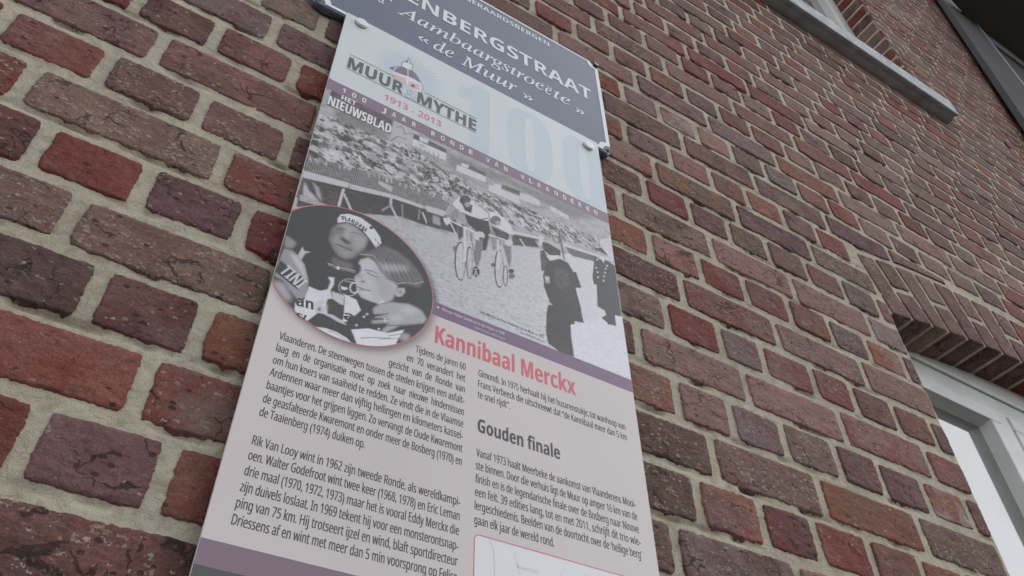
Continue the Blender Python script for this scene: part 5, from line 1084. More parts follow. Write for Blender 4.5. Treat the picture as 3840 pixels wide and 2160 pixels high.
# ================================================================ THE STREET SIGN
SX0, SX1, SZ0, SZ1 = 0.045, 0.5795, 2.8235, 3.117
YS = -0.0150
sign = tag(empty('street_sign', ((SX0 + SX1) / 2, 0, SZ0)), 'dark blue enamel street name sign with white lettering behind the top of the panel', 'street sign')
SL = Matrix.Translation((-(SX0 + SX1) / 2, 0, -SZ0))
def sb(mb, name, mt, **kw):
    o = mb.build(name, mt, None, **kw); o.parent = sign; o.matrix_parent_inverse = SL; return o
M_ENAM = mat('navy_enamel', alb((73, 80, 95), 0.0) * 0.85, 0.18, ior=1.66, grime=0.1, gscale=6)
M_WENAM = mat('white_enamel', (0.80, 0.82, 0.84), 0.25)
b = MB()
rings = []
for inset, y in ((0.010, YS), (0.0055, YS + 0.0004), (0.0025, YS + 0.0020), (0.0006, YS + 0.0048), (0.0, YS + 0.0085), (0.0, -0.0030)):
    rings.append([(x, y, z) for x, z in rrect(SX0 + inset, SX1 - inset, SZ0 + inset, SZ1 - inset, 0.016 - inset * 0.8)])
n = len(rings[0]); V = [p for r in rings for p in r]
F = [list(range(n))]
for k in range(len(rings) - 1):
    F += [(k * n + i, (k + 1) * n + i, (k + 1) * n + (i + 1) % n, k * n + (i + 1) % n) for i in range(n)]
F.append(list(range(len(V) - n, len(V)))[::-1])
b.add(V, F)
sb(b, 'enamel_plate', M_ENAM, smooth=False)
# white border with scalloped corners round the screw holes
def scallop(x0, x1, z0, z1, r, n=8):
    p = []
    for cx, cz, a0 in ((x1, z1, 270), (x0, z1, 0), (x0, z0, 90), (x1, z0, 180)):
        pts = []
        for i in range(n + 1):
            a = math.radians(a0 - 90 * i / n)
            pts.append((cx + r * math.cos(a), cz + r * math.sin(a)))
        p += pts
    return p
b = MB()
po = scallop(SX0 + 0.0040, SX1 - 0.0040, SZ0 + 0.0045, SZ1 - 0.0040, 0.0165)
pi = scallop(SX0 + 0.0118, SX1 - 0.0118, SZ0 + 0.0115, SZ1 - 0.0095, 0.0165)
n = len(po)
b.add([(x, YS - 0.0004, z) for x, z in po] + [(x, YS - 0.0004, z) for x, z in pi], [(i, (i + 1) % n, n + (i + 1) % n, n + i) for i in range(n)])
sb(b, 'white_border', M_WENAM)
b = MB()
YL = YS - 0.0005
put(b, 'GERAARDSBERGEN', 287, 464.5, 3080, 14.5, YL, 0.022)
sb(b, 'town_lettering', M_WENAM)
b = MB()
put(b, 'OUDE', 84, 204, 2967, 37, YL, 0.022); put(b, 'NBERGSTRAAT', 210.2, 549.5, 2966, 37, YL, 0.022)
sb(b, 'street_lettering', M_WENAM)
def mi(s):
    out = ''
    for ch in s:
        if 'A' <= ch <= 'Z': out += chr(0x1D434 + ord(ch) - 65)
        elif ch == 'h': out += '\u210e'
        elif 'a' <= ch <= 'z': out += chr(0x1D44E + ord(ch) - 97)
        else: out += ch
    return out
def serif(mb, s, x0, x1, z, cap, off=0.006):
    put(mb, mi(s), x0, x1, z, cap, YL, off, ref=mi('A'))
def guil(mb, x0, z, w, h, right=True):
    t = 0.34 * w
    for k in (0, 1):
        xa = x0 + k * w * 0.52
        p = [(0, 1), (t, 1), (t + w * 0.42, .5), (t, 0), (0, 0), (w * 0.42, .5)]
        if not right: p = [(w * 0.42 + t - a, c) for a, c in p]
        mb.add([((xa + a * 0.8) / 1000, YL, (z + c * h) / 1000) for a, c in p], [(0, 1, 2, 5), (5, 2, 3, 4)])
ES = (445.5, 447.5, 461.0, 465.0)
b = MB()
guil(b, 112, 2914, 17, 13, False)
serif(b, 'd', 139, 149.5, 2914.5, 33); put(b, "'", 156, 160, 2914.5, 33, YL, 0.02)
serif(b, 'Aambaargstroe', 171.5, ES[0], 2911, 33)
serif(b, 'e', ES[1], ES[2], 2909.5, 33)
for dx in (ES[1] + 6.0, ES[1] + 12.5):
    b.add([((dx + 1.9 * math.cos(a)) / 1000, YL, (2934.0 + 1.9 * math.sin(a)) / 1000) for a in np.linspace(0, 2 * math.pi, 10, endpoint=False)], [list(range(10))])
serif(b, 'te', ES[3], 499.5, 2909, 33)
guil(b, 509, 2903, 17, 13, True)
guil(b, 211, 2866, 17, 13, False)
serif(b, 'de', 238, 274, 2862, 33)
serif(b, 'Muur', 287, 391, 2860, 33)
guil(b, 402, 2859, 17, 13, True)
sb(b, 'dialect_lettering', M_WENAM)
# fixing screws
M_SCREW = mat('dark_screw', (0.03, 0.03, 0.035), 0.4, metal=0.6)
M_CREAM = mat('cream_washer', (0.55, 0.55, 0.48), 0.5)
def disc(mb, cx, cz, r, y0, y1, r2=None, n=20, hole=0.0):
    r2 = r2 or r
    a = np.linspace(0, 2 * math.pi, n, endpoint=False)
    ring = lambda rr, y: [(cx + rr * math.cos(t), y, cz + rr * math.sin(t)) for t in a]
    V = ring(r, y1) + ring(r, (y0 + y1) * 0.5 * 0 + y0 + (y1 - y0) * 0.25) + ring(r2 * 0.93, y0 + (y1 - y0) * 0.06) + ring(r2 * 0.8, y0)
    F = [(k * n + i, (k + 1) * n + i, (k + 1) * n + (i + 1) % n, k * n + (i + 1) % n) for k in range(3) for i in range(n)]
    F.append(list(range(3 * n, 4 * n))[::-1])
    mb.add(V, F)
for i, (x, z) in enumerate(((0.5715, 3.1085), (0.0545, 2.835), (0.5705, 2.8335), (0.0545, 3.1085))):
    b = MB(); disc(b, x, z, 0.0052 if i == 0 else 0.004, YS - (0.0035 if i == 0 else 0.001), YS)
    o = sb(b, 'screw', M_SCREW)
    if i == 0:
        b = MB(); disc(b, x, z, 0.0046, YS - 0.0052, YS - 0.0034); w_ = b.build('washer', M_CREAM, None); w_.parent = o
        b = MB(); disc(b, x, z, 0.0018, YS - 0.0056, YS - 0.005); w_ = b.build('screw_socket', M_SCREW, None); w_.parent = o

# ================================================================ THE INFORMATION PANEL
YP = -0.0192
PX0, PX1, PZ0, PZ1 = 0.0973, 0.5448, 1.70, 2.8300
panel = tag(empty('information_panel', ((PX0 + PX1) / 2, -0.017, PZ0)), 'tall printed cycling history panel with black and white race photo, fixed over the street sign', 'information panel')
PLm = Matrix.Translation((-(PX0 + PX1) / 2, 0.017, -PZ0))
def pb(mb, name, mt, **kw):
    o = mb.build(name, mt, None, **kw); o.parent = panel; o.matrix_parent_inverse = PLm; return o
def veil(z): return 0.085 + 0.100 * min(1, max(0, (z - 2.0) / 0.8))
def ink(c, z): return alb(c, veil(z))
PN = [0]
def pm(name, c, z, rough=PR):
    return mat(name, np.clip(ink(c, z), 0.015, 0.8), rough, ior=1.75, grime=0.07, gscale=6)
b = MB(); b.prism([(x, z) for x, z in rrect(PX0, PX1, PZ0, PZ1, 0.004, 4)], YP, YP + 0.003)
pb(b, 'board', mat('panel_board', (0.62, 0.62, 0.60), 0.4))
L1 = YP - 0.00015
def quad(name, z0, z1, m, x0=PX0 + 0.0004, x1=PX1 - 0.0004, y=L1, pts=None):
    b = MB()
    p = pts or [(x0, z0), (x1, z0), (x1, z1), (x0, z1)]
    b.add([(x, y, z) for x, z in p], [list(range(len(p)))]); return pb(b, name, m)
quad('printed_header', 2.6480, PZ1 - 0.0004, pm('print_pale_blue', (184, 189, 192), 2.73), pts=[(x, z) for x, z in rrect(PX0 + .0004, PX1 - .0004, 2.648, PZ1 - .0004, 0.0038, 4)][:14] + [(PX0 + .0004, 2.648), (PX1 - .0004, 2.648)])
quad('printed_text_ground', 2.0014, 2.3105, pm('print_pink_grey', (171, 165, 165), 2.15))
M_PURP = pm('print_purple', (131, 122, 135), 2.4)
quad('purple_band', 2.6248, 2.6480, pm('print_purple_upper', (139, 131, 142), 2.62))
quad('purple_band', 2.3105, 2.3300, pm('print_purple_middle', (124, 115, 129), 2.32))
quad('purple_band', 1.9806, 2.0014, pm('print_purple_lower', (115, 104, 114), 2.0))
quad('lower_photo', PZ0 + 0.001, 1.9806, pm('print_dark_photo', (86, 86, 90), 1.97))

# ---- halftone pictures rasterised here into vertex colours
PXS = 0.4                       # mm per raster pixel
RX0, RX1, RZ0, RZ1 = 97.0, 545.2, 2225.0, 2625.0
W_, H_ = int((RX1 - RX0) / PXS), int((RZ1 - RZ0) / PXS)
def blur(a, s):
    s = s / PXS
    if s < 0.4: return a
    n = int(math.ceil(s * 2.5)); k = np.exp(-0.5 * (np.arange(-n, n + 1) / s) ** 2); k /= k.sum()
    a = np.apply_along_axis(lambda r: np.convolve(r, k, 'same'), 0, a)
    return np.apply_along_axis(lambda r: np.convolve(r, k, 'same'), 1, a)
def mask_poly(pts, b=0.3):
    p = np.array(pts, float); px = (p[:, 0] - RX0) / PXS; pz = (p[:, 1] - RZ0) / PXS
    m = int(b / PXS * 3) + 3
    x0, x1 = max(0, int(px.min()) - m), min(W_, int(px.max()) + m + 1)
    z0, z1 = max(0, int(pz.min()) - m), min(H_, int(pz.max()) + m + 1)
    if x1 <= x0 or z1 <= z0: return None
    X, Z = np.meshgrid(np.arange(x0, x1) + 0.5, np.arange(z0, z1) + 0.5)
    ins = np.zeros(X.shape, bool)
    n = len(px)
    for i in range(n):
        xa, za, xb, zb = px[i], pz[i], px[(i + 1) % n], pz[(i + 1) % n]
        if za == zb: continue
        c = ((za > Z) != (zb > Z)) & (X < (xb - xa) * (Z - za) / (zb - za) + xa)
        ins ^= c
    return (slice(z0, z1), slice(x0, x1)), blur(ins.astype(float), max(b, 0.25))
def mask_line(pts, w, b=0.2):
    out = []
    for (a, c) in zip(pts[:-1], pts[1:]):
        a = np.array(a, float); c = np.array(c, float); d = c - a; L_ = np.linalg.norm(d) + 1e-6; nrm = np.array((-d[1], d[0])) / L_ * w / 2; e = d / L_ * w * 0.25
        out.append(mask_poly([a + nrm - e, c + nrm + e, c - nrm + e, a - nrm - e], b))
    return out
def paint(img, m, g, al=1.0):
    if m is None: return
    sl, a = m
    img[sl] = img[sl] * (1 - a * al) + g * a * al

r = np.random.default_rng(11)
gx, gz = np.meshgrid(RX0 + (np.arange(W_) + 0.5) * PXS, RZ0 + (np.arange(H_) + 0.5) * PXS)
img = 152 + 14 * fbm(gx / 9, gz / 5, 4) + 8 * fbm(gx / 2.2, gz / 1.4, 3)
img = img + np.clip((gx - 330) / 200, 0, 1) * 6
ms = mask_poly(STREET, 1.0)
st_ = 160 + 24 * np.clip((gx - 230) / 260, 0, 1) + 6 * fbm(gx / 12, gz / 2.5, 4)
full = np.zeros_like(img); full[ms[0]] = ms[1]
img = img * (1 - full) + st_ * full
# cobbles: short dark joints lying along the road
sx_ = np.array([p[0] for p in STREET]); sz_ = np.array([p[1] for p in STREET])
for i in range(1500):
    x, z = r.uniform(200, 470), r.uniform(2332, 2480)
    ix, iz = int((x - RX0) / PXS), int((z - RZ0) / PXS)
    if full[iz, ix] < 0.7: continue
    near = np.clip((2490 - z) / 150, 0.15, 1)
    L_ = r.uniform(2, 6.5) * near; a = math.radians(r.normal(2, 3))
    for m in mask_line([(x, z), (x + L_ * math.cos(a), z + L_ * math.sin(a))], 0.35 + 0.5 * near * r.random(), 0.22): paint(img, m, r.uniform(112, 140), 0.75)
    if r.random() < 0.4:
        for m in mask_line([(x, z + 1.2), (x + L_, z + 1.2)], 0.5, 0.3): paint(img, m, 186, 0.5)
for i in range(160):
    x, z = r.uniform(480, 545), r.uniform(2333, 2372)
    for m in mask_line([(x, z), (x + r.uniform(.6, 3), z + r.normal(0, .6))], r.uniform(.4, 1.0), 0.25): paint(img, m, r.uniform(120, 160), 0.7)

def inside(pts, x, z):
    c = False; n = len(pts)
    for i in range(n):
        (xa, za), (xb, zb) = pts[i], pts[(i + 1) % n]
        if (za > z) != (zb > z) and x < (xb - xa) * (z - za) / (zb - za) + xa: c = not c
    return c
def crowd():
    # massed spectators: drifting light and dark clumps, growing finer into the distance, then single heads and arms
    m = mask_poly(CROWD1, 1.8); cm = np.zeros_like(img); cm[m[0]] = m[1]
    sc = 1.0 - 0.62 * np.clip((gx - 100) / 420, 0, 1)
    warp = 3 * fbm(gx / 14, gz / 14, 2)
    xw = -420 / 0.62 * np.log(1 - 0.62 * np.clip((gx - 100) / 420, 0, 1.05)); zc = 2575 - 0.30 * (gx - 100); zw = (gz - zc) / sc
    a = fbm((xw + warp) / 12, zw / 7.5, 3); c = fbm(xw / 3.2, (zw + warp) / 2.6, 3)
    tone = 142 + 70 * np.clip(a * 1.8, -.5, .5) + 62 * np.clip(c * 1.6, -.45, .45)
    tone = np.clip(tone, 98, 186)
    img[:] = img * (1 - cm) + tone * cm
    bx = [p[0] for p in CROWD1]; bz = [p[1] for p in CROWD1]
    pts = []
    while len(pts) < 230:
        x, z = r.uniform(min(bx), max(bx)), r.uniform(min(bz), max(bz))
        if inside(CROWD1, x, z): pts.append((x, z))
    pts.sort(key=lambda p: -p[1])
    an = np.linspace(0, 2 * math.pi, 12, endpoint=False)
    for x, z in pts:
        t = np.clip((x - 100) / 420, 0, 1); R_ = (7.6 * (1 - t) + 2.3 * t) * r.uniform(0.6, 1.15)
        sh_ = r.choice([104, 120, 150, 176])
        paint(img, mask_poly([(x + R_ * 1.1 * math.cos(q), z - R_ * 1.0 + R_ * .8 * math.sin(q)) for q in an], 0.5), sh_, 0.72)
        hr = R_ * 0.40; gf = r.uniform(150, 180)
        paint(img, mask_poly([(x + hr * .85 * math.cos(q), z + hr * 1.1 * math.sin(q)) for q in an], 0.35), gf, 0.85)
        if r.random() < 0.85: paint(img, mask_poly([(x + hr * .2 + hr * 1.05 * math.cos(q), z + hr * .7 + hr * .6 * math.sin(q)) for q in an], 0.35), r.choice([102, 112, 125, 165]), 0.85)
        for mm in mask_line([(x - hr * .5, z), (x + hr * .4, z - .1)], hr * .25, 0.25): paint(img, mm, 122, 0.5)
        if r.random() < 0.45:
            for mm in mask_line([(x, z - R_), (x + r.uniform(.5, 3) * R_, z - R_ * r.uniform(.8, 2))], R_ * .26, 0.3): paint(img, mm, r.choice([104, 176, 182]), 0.8)
crowd()
m = mask_poly(PICK, 0.3); paint(img, m, 112, 0.95)
for i in range(120):
    x = 100 + i * 2.75 * (1 - 0.25 * i / 120.0)
    seg = [z for z in np.arange(2380, 2560, 1.0) if inside(PICK, x, z)]
    if len(seg) > 2:
        for mm in mask_line([(x, min(seg)), (x + 1.0, max(seg))], 1.15, 0.25): paint(img, mm, 150, 0.8)
        if r.random() < 0.35: 
            for mm in mask_line([(x + 1, max(seg)), (x + r.uniform(-3, 6), max(seg) - r.uniform(2, 9))], 1.6, 0.3): paint(img, mm, r.uniform(165, 182), 0.9)
img0 = img.copy()
oval = None
for s_ in SHAPES:
    ov = s_[3]
    if ov and oval is None:
        photo = img.copy(); oval = 96 + 0 * img + 5 * fbm(gx / 14, gz / 14, 3)
        img = oval
    if s_[0] == 'p': paint(img, mask_poly(s_[4], s_[2]), s_[1])
    else:
        for m in mask_line(s_[5], max(s_[4], 0.35), s_[2]): paint(img, m, s_[1])
oval = img
oval = oval + 3.5 * fbm(gx / 1.1, gz / 1.1, 2) + 3 * fbm(gx / 6, gz / 6, 2)
photo = photo + 6 * fbm(gx / 1.2, gz / 0.9, 2) + 9 * fbm(gx / 4.0 + 9, gz / 3.2, 3)
photo = blur(photo, 0.25)
photo = photo - np.clip(photo - 160, 0, 99) * 0.28
cx_, cz_, orx, orz = OVAL
orx = orz = (orx + orz) / 2
# printed drop shadow of the round picture
def shadow_disc(x, z): return np.clip(1 - (np.hypot(x - cx_ - 3, z - cz_ + 5) - orx + 3) / 11, 0, 1)
photo = photo * (1 - 0.36 * shadow_disc(gx, gz) ** 1.3)

def inkgrid(name, x0, x1, z0, z1, y, src, step=0.8, mask=None, tint=(1.0, 1.0, 1.03), parent_part=True):
    X = np.arange(x0, x1 + 0.01, step); Z = np.arange(z0, z1 + 0.01, step)
    Xg, Zg = np.meshgrid(X, Z)
    ix = np.clip(((Xg - RX0) / PXS - 0.5), 0, W_ - 1.001); iz = np.clip(((Zg - RZ0) / PXS - 0.5), 0, H_ - 1.001)
    i0 = ix.astype(int); j0 = iz.astype(int); fx = ix - i0; fz = iz - j0
    i1 = np.minimum(i0 + 1, W_ - 1); j1 = np.minimum(j0 + 1, H_ - 1)
    g = (src[j0, i0] * (1 - fx) + src[j0, i1] * fx) * (1 - fz) + (src[j1, i0] * (1 - fx) + src[j1, i1] * fx) * fz
    vz = 0.085 + 0.100 * np.clip((Zg / 1000 - 2.0) / 0.8, 0, 1)
    col = np.stack([np.clip((lin(np.clip(g * t, 0, 255)) - vz * vt) / KP, 0.012, 0.85) for t, vt in zip(tint, (0.93, 1.0, 1.10))] + [np.ones_like(g)], -1).reshape(-1, 4)
    mb = MB()
    mk = None
    if mask is not None:
        xc = (Xg[:-1, :-1] + Xg[1:, 1:]) / 2; zc = (Zg[:-1, :-1] + Zg[1:, 1:]) / 2
        mk = mask(xc, zc)
    mb.grid(Xg / 1000, np.full(Xg.shape, y), Zg / 1000, mask=mk)
    mb.at['ink'] = [col]
    return pb(mb, name, attr_mat('print_' + name, PR, 1.75))
inkgrid('race_photo', 97.8, 544.4, 2330.2, 2624.8, L1, photo)
inkgrid('round_photo', 97.8, cx_ + orx, cz_ - orz, cz_ + orz, L1 - 0.0002, oval, mask=lambda x, z: np.hypot(x - cx_, z - cz_) < orx)
# soft printed shadow below the disc, on the text ground
sh = MB()
X = np.arange(97.8, 300, 2.0); Z = np.arange(2212, 2310.4, 2.0); Xg, Zg = np.meshgrid(X, Z)
sg = shadow_disc(Xg, Zg) ** 1.3
base_ = np.array(ink((171, 165, 165), 2.2))
col = np.concatenate([(base_[None, None, :] * (1 - 0.62 * sg[..., None])), np.ones(sg.shape + (1,))], -1).reshape(-1, 4)
xc = (Xg[:-1, :-1] + Xg[1:, 1:]) / 2; zc = (Zg[:-1, :-1] + Zg[1:, 1:]) / 2
sh.grid(Xg / 1000, np.full(Xg.shape, L1 - 0.00004), Zg / 1000, mask=shadow_disc(xc, zc) > 0.0)
sh.at['ink'] = [col]
pb(sh, 'printed_shadow', attr_mat('print_shadow', PR, 1.75))
# red ring round the disc
b = MB()
a0 = math.acos((97.8 - cx_) / orx)
an = np.linspace(-a0, a0, 120)
V = [((cx_ + R_ * math.cos(a)) / 1000, L1 - 0.00030, (cz_ + R_ * math.sin(a)) / 1000) for R_ in (orx - 0.5, orx + 0.7) for a in an]
n = len(an)
b.add(V, [(i, i + 1, n + i + 1, n + i) for i in range(n - 1)])
M_RED = pm('print_red', (176, 118, 124), 2.3)
pb(b, 'red_ring', pm('print_ring_red', (170, 124, 129), 2.3))

# ---- logo: pale blue sun, dome, title
LZ = L1 - 0.0001
PB = pm('print_sun_blue', (175, 183, 190), 2.73)
b = MB()
ccx, ccz = 205.5, 2753.0
for i in range(44):
    a = 2 * math.pi * i / 44; w_ = 0.035; R1 = 52 + 6 * (i % 2); 
    b.add([((ccx + R_ * math.cos(a + d)) / 1000, LZ + 0.00003, (ccz + R_ * math.sin(a + d)) / 1000) for R_, d in ((36.3, -w_ * 1.5), (R1, -w_ * 0.25), (R1, w_ * 0.25), (36.3, w_ * 1.5))], [(0, 1, 2, 3)])
an = np.linspace(0, 2 * math.pi, 60, endpoint=False)
b.add([((ccx + 36 * math.cos(a)) / 1000, LZ + 0.00003, (ccz + 36 * math.sin(a)) / 1000) for a in an], [list(range(60))])
pb(b, 'printed_sun', PB)
def poly(mb, pts, y): mb.add([(x / 1000, y, z / 1000) for x, z in pts], [list(range(len(pts)))])
def strip(mb, pts, w, y):
    for (a, c) in zip(pts[:-1], pts[1:]):
        a = np.array(a, float); c = np.array(c, float); d = c - a; L_ = np.linalg.norm(d); nn = np.array((-d[1], d[0])) / L_ * w / 2; e = d / L_ * w * .3
        poly(mb, [a + nn - e, a - nn - e, c - nn + e, c + nn + e], y)
exec_dome = LOGO
for nm, col, lay, kind, dat in exec_dome:
    b = MB()
    for d in dat:
        if kind == 'p': poly(b, d, LZ - 0.00005 * lay)
        else: strip(b, d[1:], d[0], LZ - 0.00005 * lay)
    pb(b, nm, pm('print_' + nm, col, 2.72))
M_GT = pm('print_title_grey', (122, 126, 131), 2.70)
b = MB()
put(b, 'MUUR', 117, 199, 2693, 26.5, LZ - 0.00035, 0.045)
put(b, 'MYTHE', 222, 316, 2692, 26.5, LZ - 0.00035, 0.045)
strip(b, [(116.2, 2726.0), (184, 2725.6)], 0.9, LZ - 0.00035); strip(b, [(232, 2724.6), (316, 2723.6)], 0.9, LZ - 0.00035)
strip(b, [(116.6, 2689.4), (316, 2688.6)], 0.9, LZ - 0.00035)
pb(b, 'title_lettering', M_GT)
b = MB(); put(b, '&', 202, 221, 2691, 23, LZ - 0.0003, 0.0); pb(b, 'ampersand', pm('print_amp', (165, 180, 194), 2.7))
b = MB(); put(b, '1913 - 2013', 174.5, 261.5, 2660.3, 14.4, LZ, 0.03); pb(b, 'date_lettering', pm('print_date_red', (184, 138, 146), 2.66))
# big pale 100
b = MB()
zt_, zb_ = 2810.0, 2649.0
poly(b, [(286, 2790), (286, 2760), (306, 2764), (306, zb_), (338.5, zb_), (338.5, zt_ + 4), (312, zt_ + 4), (303, 2795)], LZ + 0.00005)
def zero(x0, x1, xi0, xi1):
    o_ = [((x0 + x1) / 2 + (x1 - x0) / 2 * (1 if math.cos(a) > 0 else -1) * abs(math.cos(a)) ** 0.55, 2730 + 83 * (1 if math.sin(a) > 0 else -1) * abs(math.sin(a)) ** 0.8) for a in np.linspace(0, 2 * math.pi, 48, endpoint=False)]
    i_ = [((xi0 + xi1) / 2 + (xi1 - xi0) / 2 * (1 if math.cos(a) > 0 else -1) * abs(math.cos(a)) ** 0.55, 2730 + 68 * (1 if math.sin(a) > 0 else -1) * abs(math.sin(a)) ** 0.8) for a in np.linspace(0, 2 * math.pi, 48, endpoint=False)]
    o_ = [(min(x, 543.8), max(z, 2648.6)) for x, z in o_]
    b.add([(x / 1000, LZ + 0.00005, z / 1000) for x, z in o_ + i_], [(k, (k + 1) % 48, 48 + (k + 1) % 48, 48 + k) for k in range(48)])
zero(368.5, 450, 401, 418)
zero(468.5, 551, 501, 519)
pb(b, 'big_number', pm('print_number_blue', (175, 184, 190), 2.74))
# band letters
M_WP = pm('print_white', (196, 198, 204), 2.63)
b = MB()
for ch, x in zip('100JAARRONDEVANVLAANDEREN', [120.3, 134.7, 149.0, 177.8, 192.2, 206.6, 221.8, 250.8, 265.4, 280.2, 295.1, 309.4, 336.9, 350.9, 365.7, 394.0, 407.9, 421.6, 436.2, 451.3, 466.3, 479.8, 493.2, 507.8, 521.6]):
    put(b, ch, x - (2.9 if ch != '1' else 1.8), x + (2.9 if ch != '1' else 1.8), 2631.8, 10.4, LZ, 0.03)
pb(b, 'band_lettering', M_WP)
b = MB()
put(b, 'HET', 119.6, 139.6, 2615.6, 10.2, LZ, 0.06)
put(b, 'NIEUWSBLAD', 104.6, 191.4, 2592.4, 19.5, LZ, 0.055)
pb(b, 'banner_lettering', M_WP)
b = MB()
for (x0, x1, z, h) in ((226, 250, 2586, 7), ):
    put(b, 'HET', 233, 243, 2596.5, 5, LZ, 0.03); put(b, 'NIEUWSBLAD', 221.5, 262, 2582, 9, LZ, 0.03)
put(b, 'NIEUWSBLAD', 281, 309, 2570, 6, LZ, 0.03)
pb(b, 'small_banner_lettering', pm('print_banner_grey', (150, 152, 157), 2.58))
# captions
b = MB(); put(b, 'Winnaar Walter Godefroot en zijn vrouw, in 1968', 281.7, 362.2, 2321.7, 4.3, LZ, 0.012)
put(b, '(Arch. Deutimeson, CRV2 & Pinguin)', 324, 362.6, 2314.6, 2.9, LZ, 0.006)
poly(b, [(274.5, 2323.8), (278.5, 2326.0), (278.0, 2321.5)], LZ)
pb(b, 'caption_lettering', pm('print_caption_white', (176, 172, 182), 2.32))
b = MB(); put(b, 'Eddy Merckx en Frans Verbeeck op de Muur, in 1975', 329.9, 416.8, 2341.0, 4.3, LZ, 0.012)
put(b, '(Arch. BDM, CRV2 & Pinguin)', 384, 418.5, 2334.8, 2.9, LZ, 0.006)
pb(b, 'caption_lettering', pm('print_caption_dark', (108, 110, 116), 2.33))
# body text
body = MB()
def bl(s, x0, x1, z, cap=9.0): [put(body, sans(s), x0 + d, x1 + d, z, cap, LZ - 0.0001 * d, 0.0, ref=sans('H')) for d in (-0.16, 0.16)]
for s_, x0, x1, z in (('Tijdens de jaren 60', 255.2, 314, 2250.2), ('en  70  verandert  het', 246.5, 314, 2234.9), ('gezicht  van  de  Ronde  van', 228, 314, 2220.6),
                      ('Vlaanderen. De steenwegen tussen de steden krijgen een asfalt-', 117.4, 314, 2206.2), ('laag  en  de  organisatie  moet  op  zoek  naar  nieuwe  hindernissen', 117.4, 313.9, 2191.7),
                      ('om hun koers van saaiheid te redden. Ze vindt die in de Vlaamse', 117.3, 313.8, 2177.1), ('Ardennen waar meer dan vijftig hellingen en kilometers kassei-', 117.2, 313.9, 2163.0),
                      ('baantjes voor het grijpen liggen. Zo vervangt de Oude Kwaremont', 117.3, 313.8, 2148.2), ('de geasfalteerde Kwaremont en onder meer de Bosberg (1970) en', 117.2, 313.8, 2133.4),
                      ('de Taaienberg (1974) duiken op.', 117.1, 214.7, 2119.0), ('Rik Van Looy wint in 1962 zijn tweede Ronde, als wereldkampi-', 117, 313.7, 2090.0), ('oen. Walter Godefroot wint twee keer (1968, 1978) en Eric Leman', 116.9, 313.6, 2075.4),
                      ('drie maal (1970, 1972, 1973) maar het is vooral Eddy Merckx die', 117, 313.5, 2060.8), ('zijn duivels loslaat. In 1969 tekent hij voor een monsterontsnap-', 116.8, 313.4, 2046.2),
                      ('ping van 75 km. Hij trotseert ijzel en wind, blaft sportdirecteur', 116.7, 313.4, 2031.7), ('Driessens af en wint met meer dan 5 min voorsprong op Felice', 116.7, 313.3, 2017.2),
                      ('Gimondi. In 1975 herhaalt hij het huzarenstukje, tot wanhoop van', 329.8, 524.8, 2249.0), ('Frans Verbeeck die uitschreewt dat \u201cde Kannibaal meer dan 5 km', 329.7, 524.7, 2234.7),
                      ('te snel rijdt\u201d.', 329.6, 368.9, 2220.4), ('Vanaf 1973 haalt Meerbeke de aankomst van Vlaanderens Mooi-', 329.6, 525, 2149.2), ('ste binnen. Door die verhuis ligt de Muur op amper 16 km van de', 329.3, 525, 2134.5),
                      ('finish en is de legendarische finale over de Bosberg naar Ninove', 329.2, 524.9, 2119.9), ('een feit. 39 edities lang, tot en met 2011, schrijft dit trio wie-', 329.2, 525, 2105.6),
                      ('lergeschiedenis. Beelden van de doortocht over de \u2018heilige berg\u2019', 329.2, 524.7, 2091.3), ('gaan elk jaar de wereld rond.', 329.1, 416.5, 2076.5)):
    bl(s_, x0, x1, z)
pb(body, 'body_lettering', pm('print_black', (80, 78, 80), 2.15))
b = MB(); put(b, 'Gouden finale', 330.4, 429.8, 2178.2, 16.2, LZ, 0.05); pb(b, 'heading_lettering', pm('print_heading_grey', (88, 88, 91), 2.18))
b = MB(); put(b, 'Kannibaal Merckx', 276.3, 457.3, 2272.4, 24.2, LZ, 0.05); pb(b, 'heading_lettering', pm('print_heading_red', (172, 114, 122), 2.28))
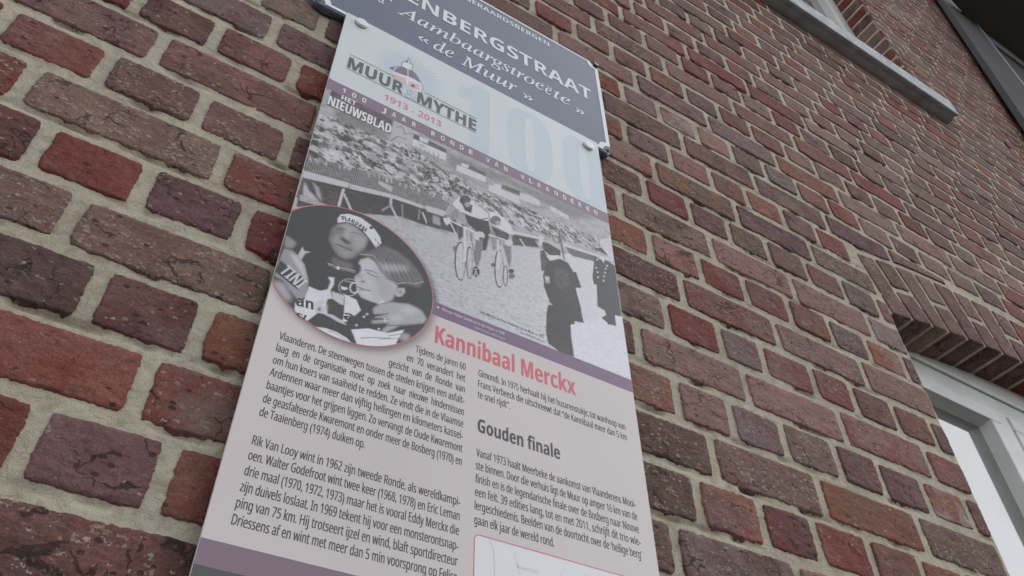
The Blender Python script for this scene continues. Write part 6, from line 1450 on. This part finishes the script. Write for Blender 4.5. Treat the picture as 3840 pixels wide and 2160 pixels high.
# lettering inside the round photo
b = MB(); d = MB(); w_ = MB()
LO = L1 - 0.00032
for ch, (x, z), rt in CAPTXT: put(b, ch, x, x + 3.2, z, 6.2, LO, 0.05, rot=rt)
for s_, (x, z), wd, h, rt in OVTXT: put(b, s_, x, x + wd, z, h, LO, 0.06, rot=rt)
pb(b, 'cap_lettering', pm('print_cap_black', (92, 92, 97), 2.3))
for s_, (x, z), wd, h, rt in OVTXT2: put(w_, s_, x, x + wd, z, h, LO, 0.06, rot=rt)
pb(w_, 'helmet_lettering', pm('print_helmet_white', (168, 170, 174), 2.3))
# map box, lower right
b = MB(); ro = rrect(0.3292, 0.5250, 1.86, 2.0672, 0.006, 6)
b.add([(x, LZ + 0.00005, z) for x, z in ro], [list(range(len(ro)))]); pb(b, 'map_ground', pm('print_map_pale', (182, 188, 190), 2.04))
b = MB(); ri = rrect(0.3302, 0.5240, 1.861, 2.0662, 0.005, 6); n = len(ro)
b.add([(x, LZ - 0.000062, z) for x, z in ro] + [(x, LZ - 0.000062, z) for x, z in ri], [(i, (i + 1) % n, n + (i + 1) % n, n + i) for i in range(n)])
pb(b, 'map_border', M_RED)
b = MB()
strip(b, [(345, 2067), (350, 2055), (351, 2035), (349, 2010), (355, 1985)], 0.8, LZ - 0.00006)
strip(b, [(372, 2060), (377, 2040), (386, 2020), (392, 1990)], 0.6, LZ - 0.00006)
strip(b, [(430, 2064), (420, 2045), (405, 2030), (400, 2000)], 0.7, LZ - 0.00006)
put(b, 'Steenhuize', 374, 398, 2045, 4.0, LZ - 0.00006, 0.0); put(b, 'Ninove', 452, 475, 2052, 6.0, LZ - 0.00006, 0.0)
pb(b, 'map_lettering', pm('print_map_grey', (164, 170, 172), 2.04))

# ---- button head fixings on the panel
M_BTN = mat('pale_button', (0.82, 0.82, 0.80), 0.3, ior=1.7)
for (x, z) in ((0.1213, 2.8163), (0.5226, 2.8043)):
    b = MB(); disc(b, x, z, 0.0098, YP - 0.0008, YP); pb(b, 'button_shade_disc', M_SCREW)  # dark disc added as the shade line round the button head
    b = MB(); disc(b, x, z, 0.0091, YP - 0.0052, YP - 0.0007)
    pb(b, 'button_head', M_BTN, smooth=False)
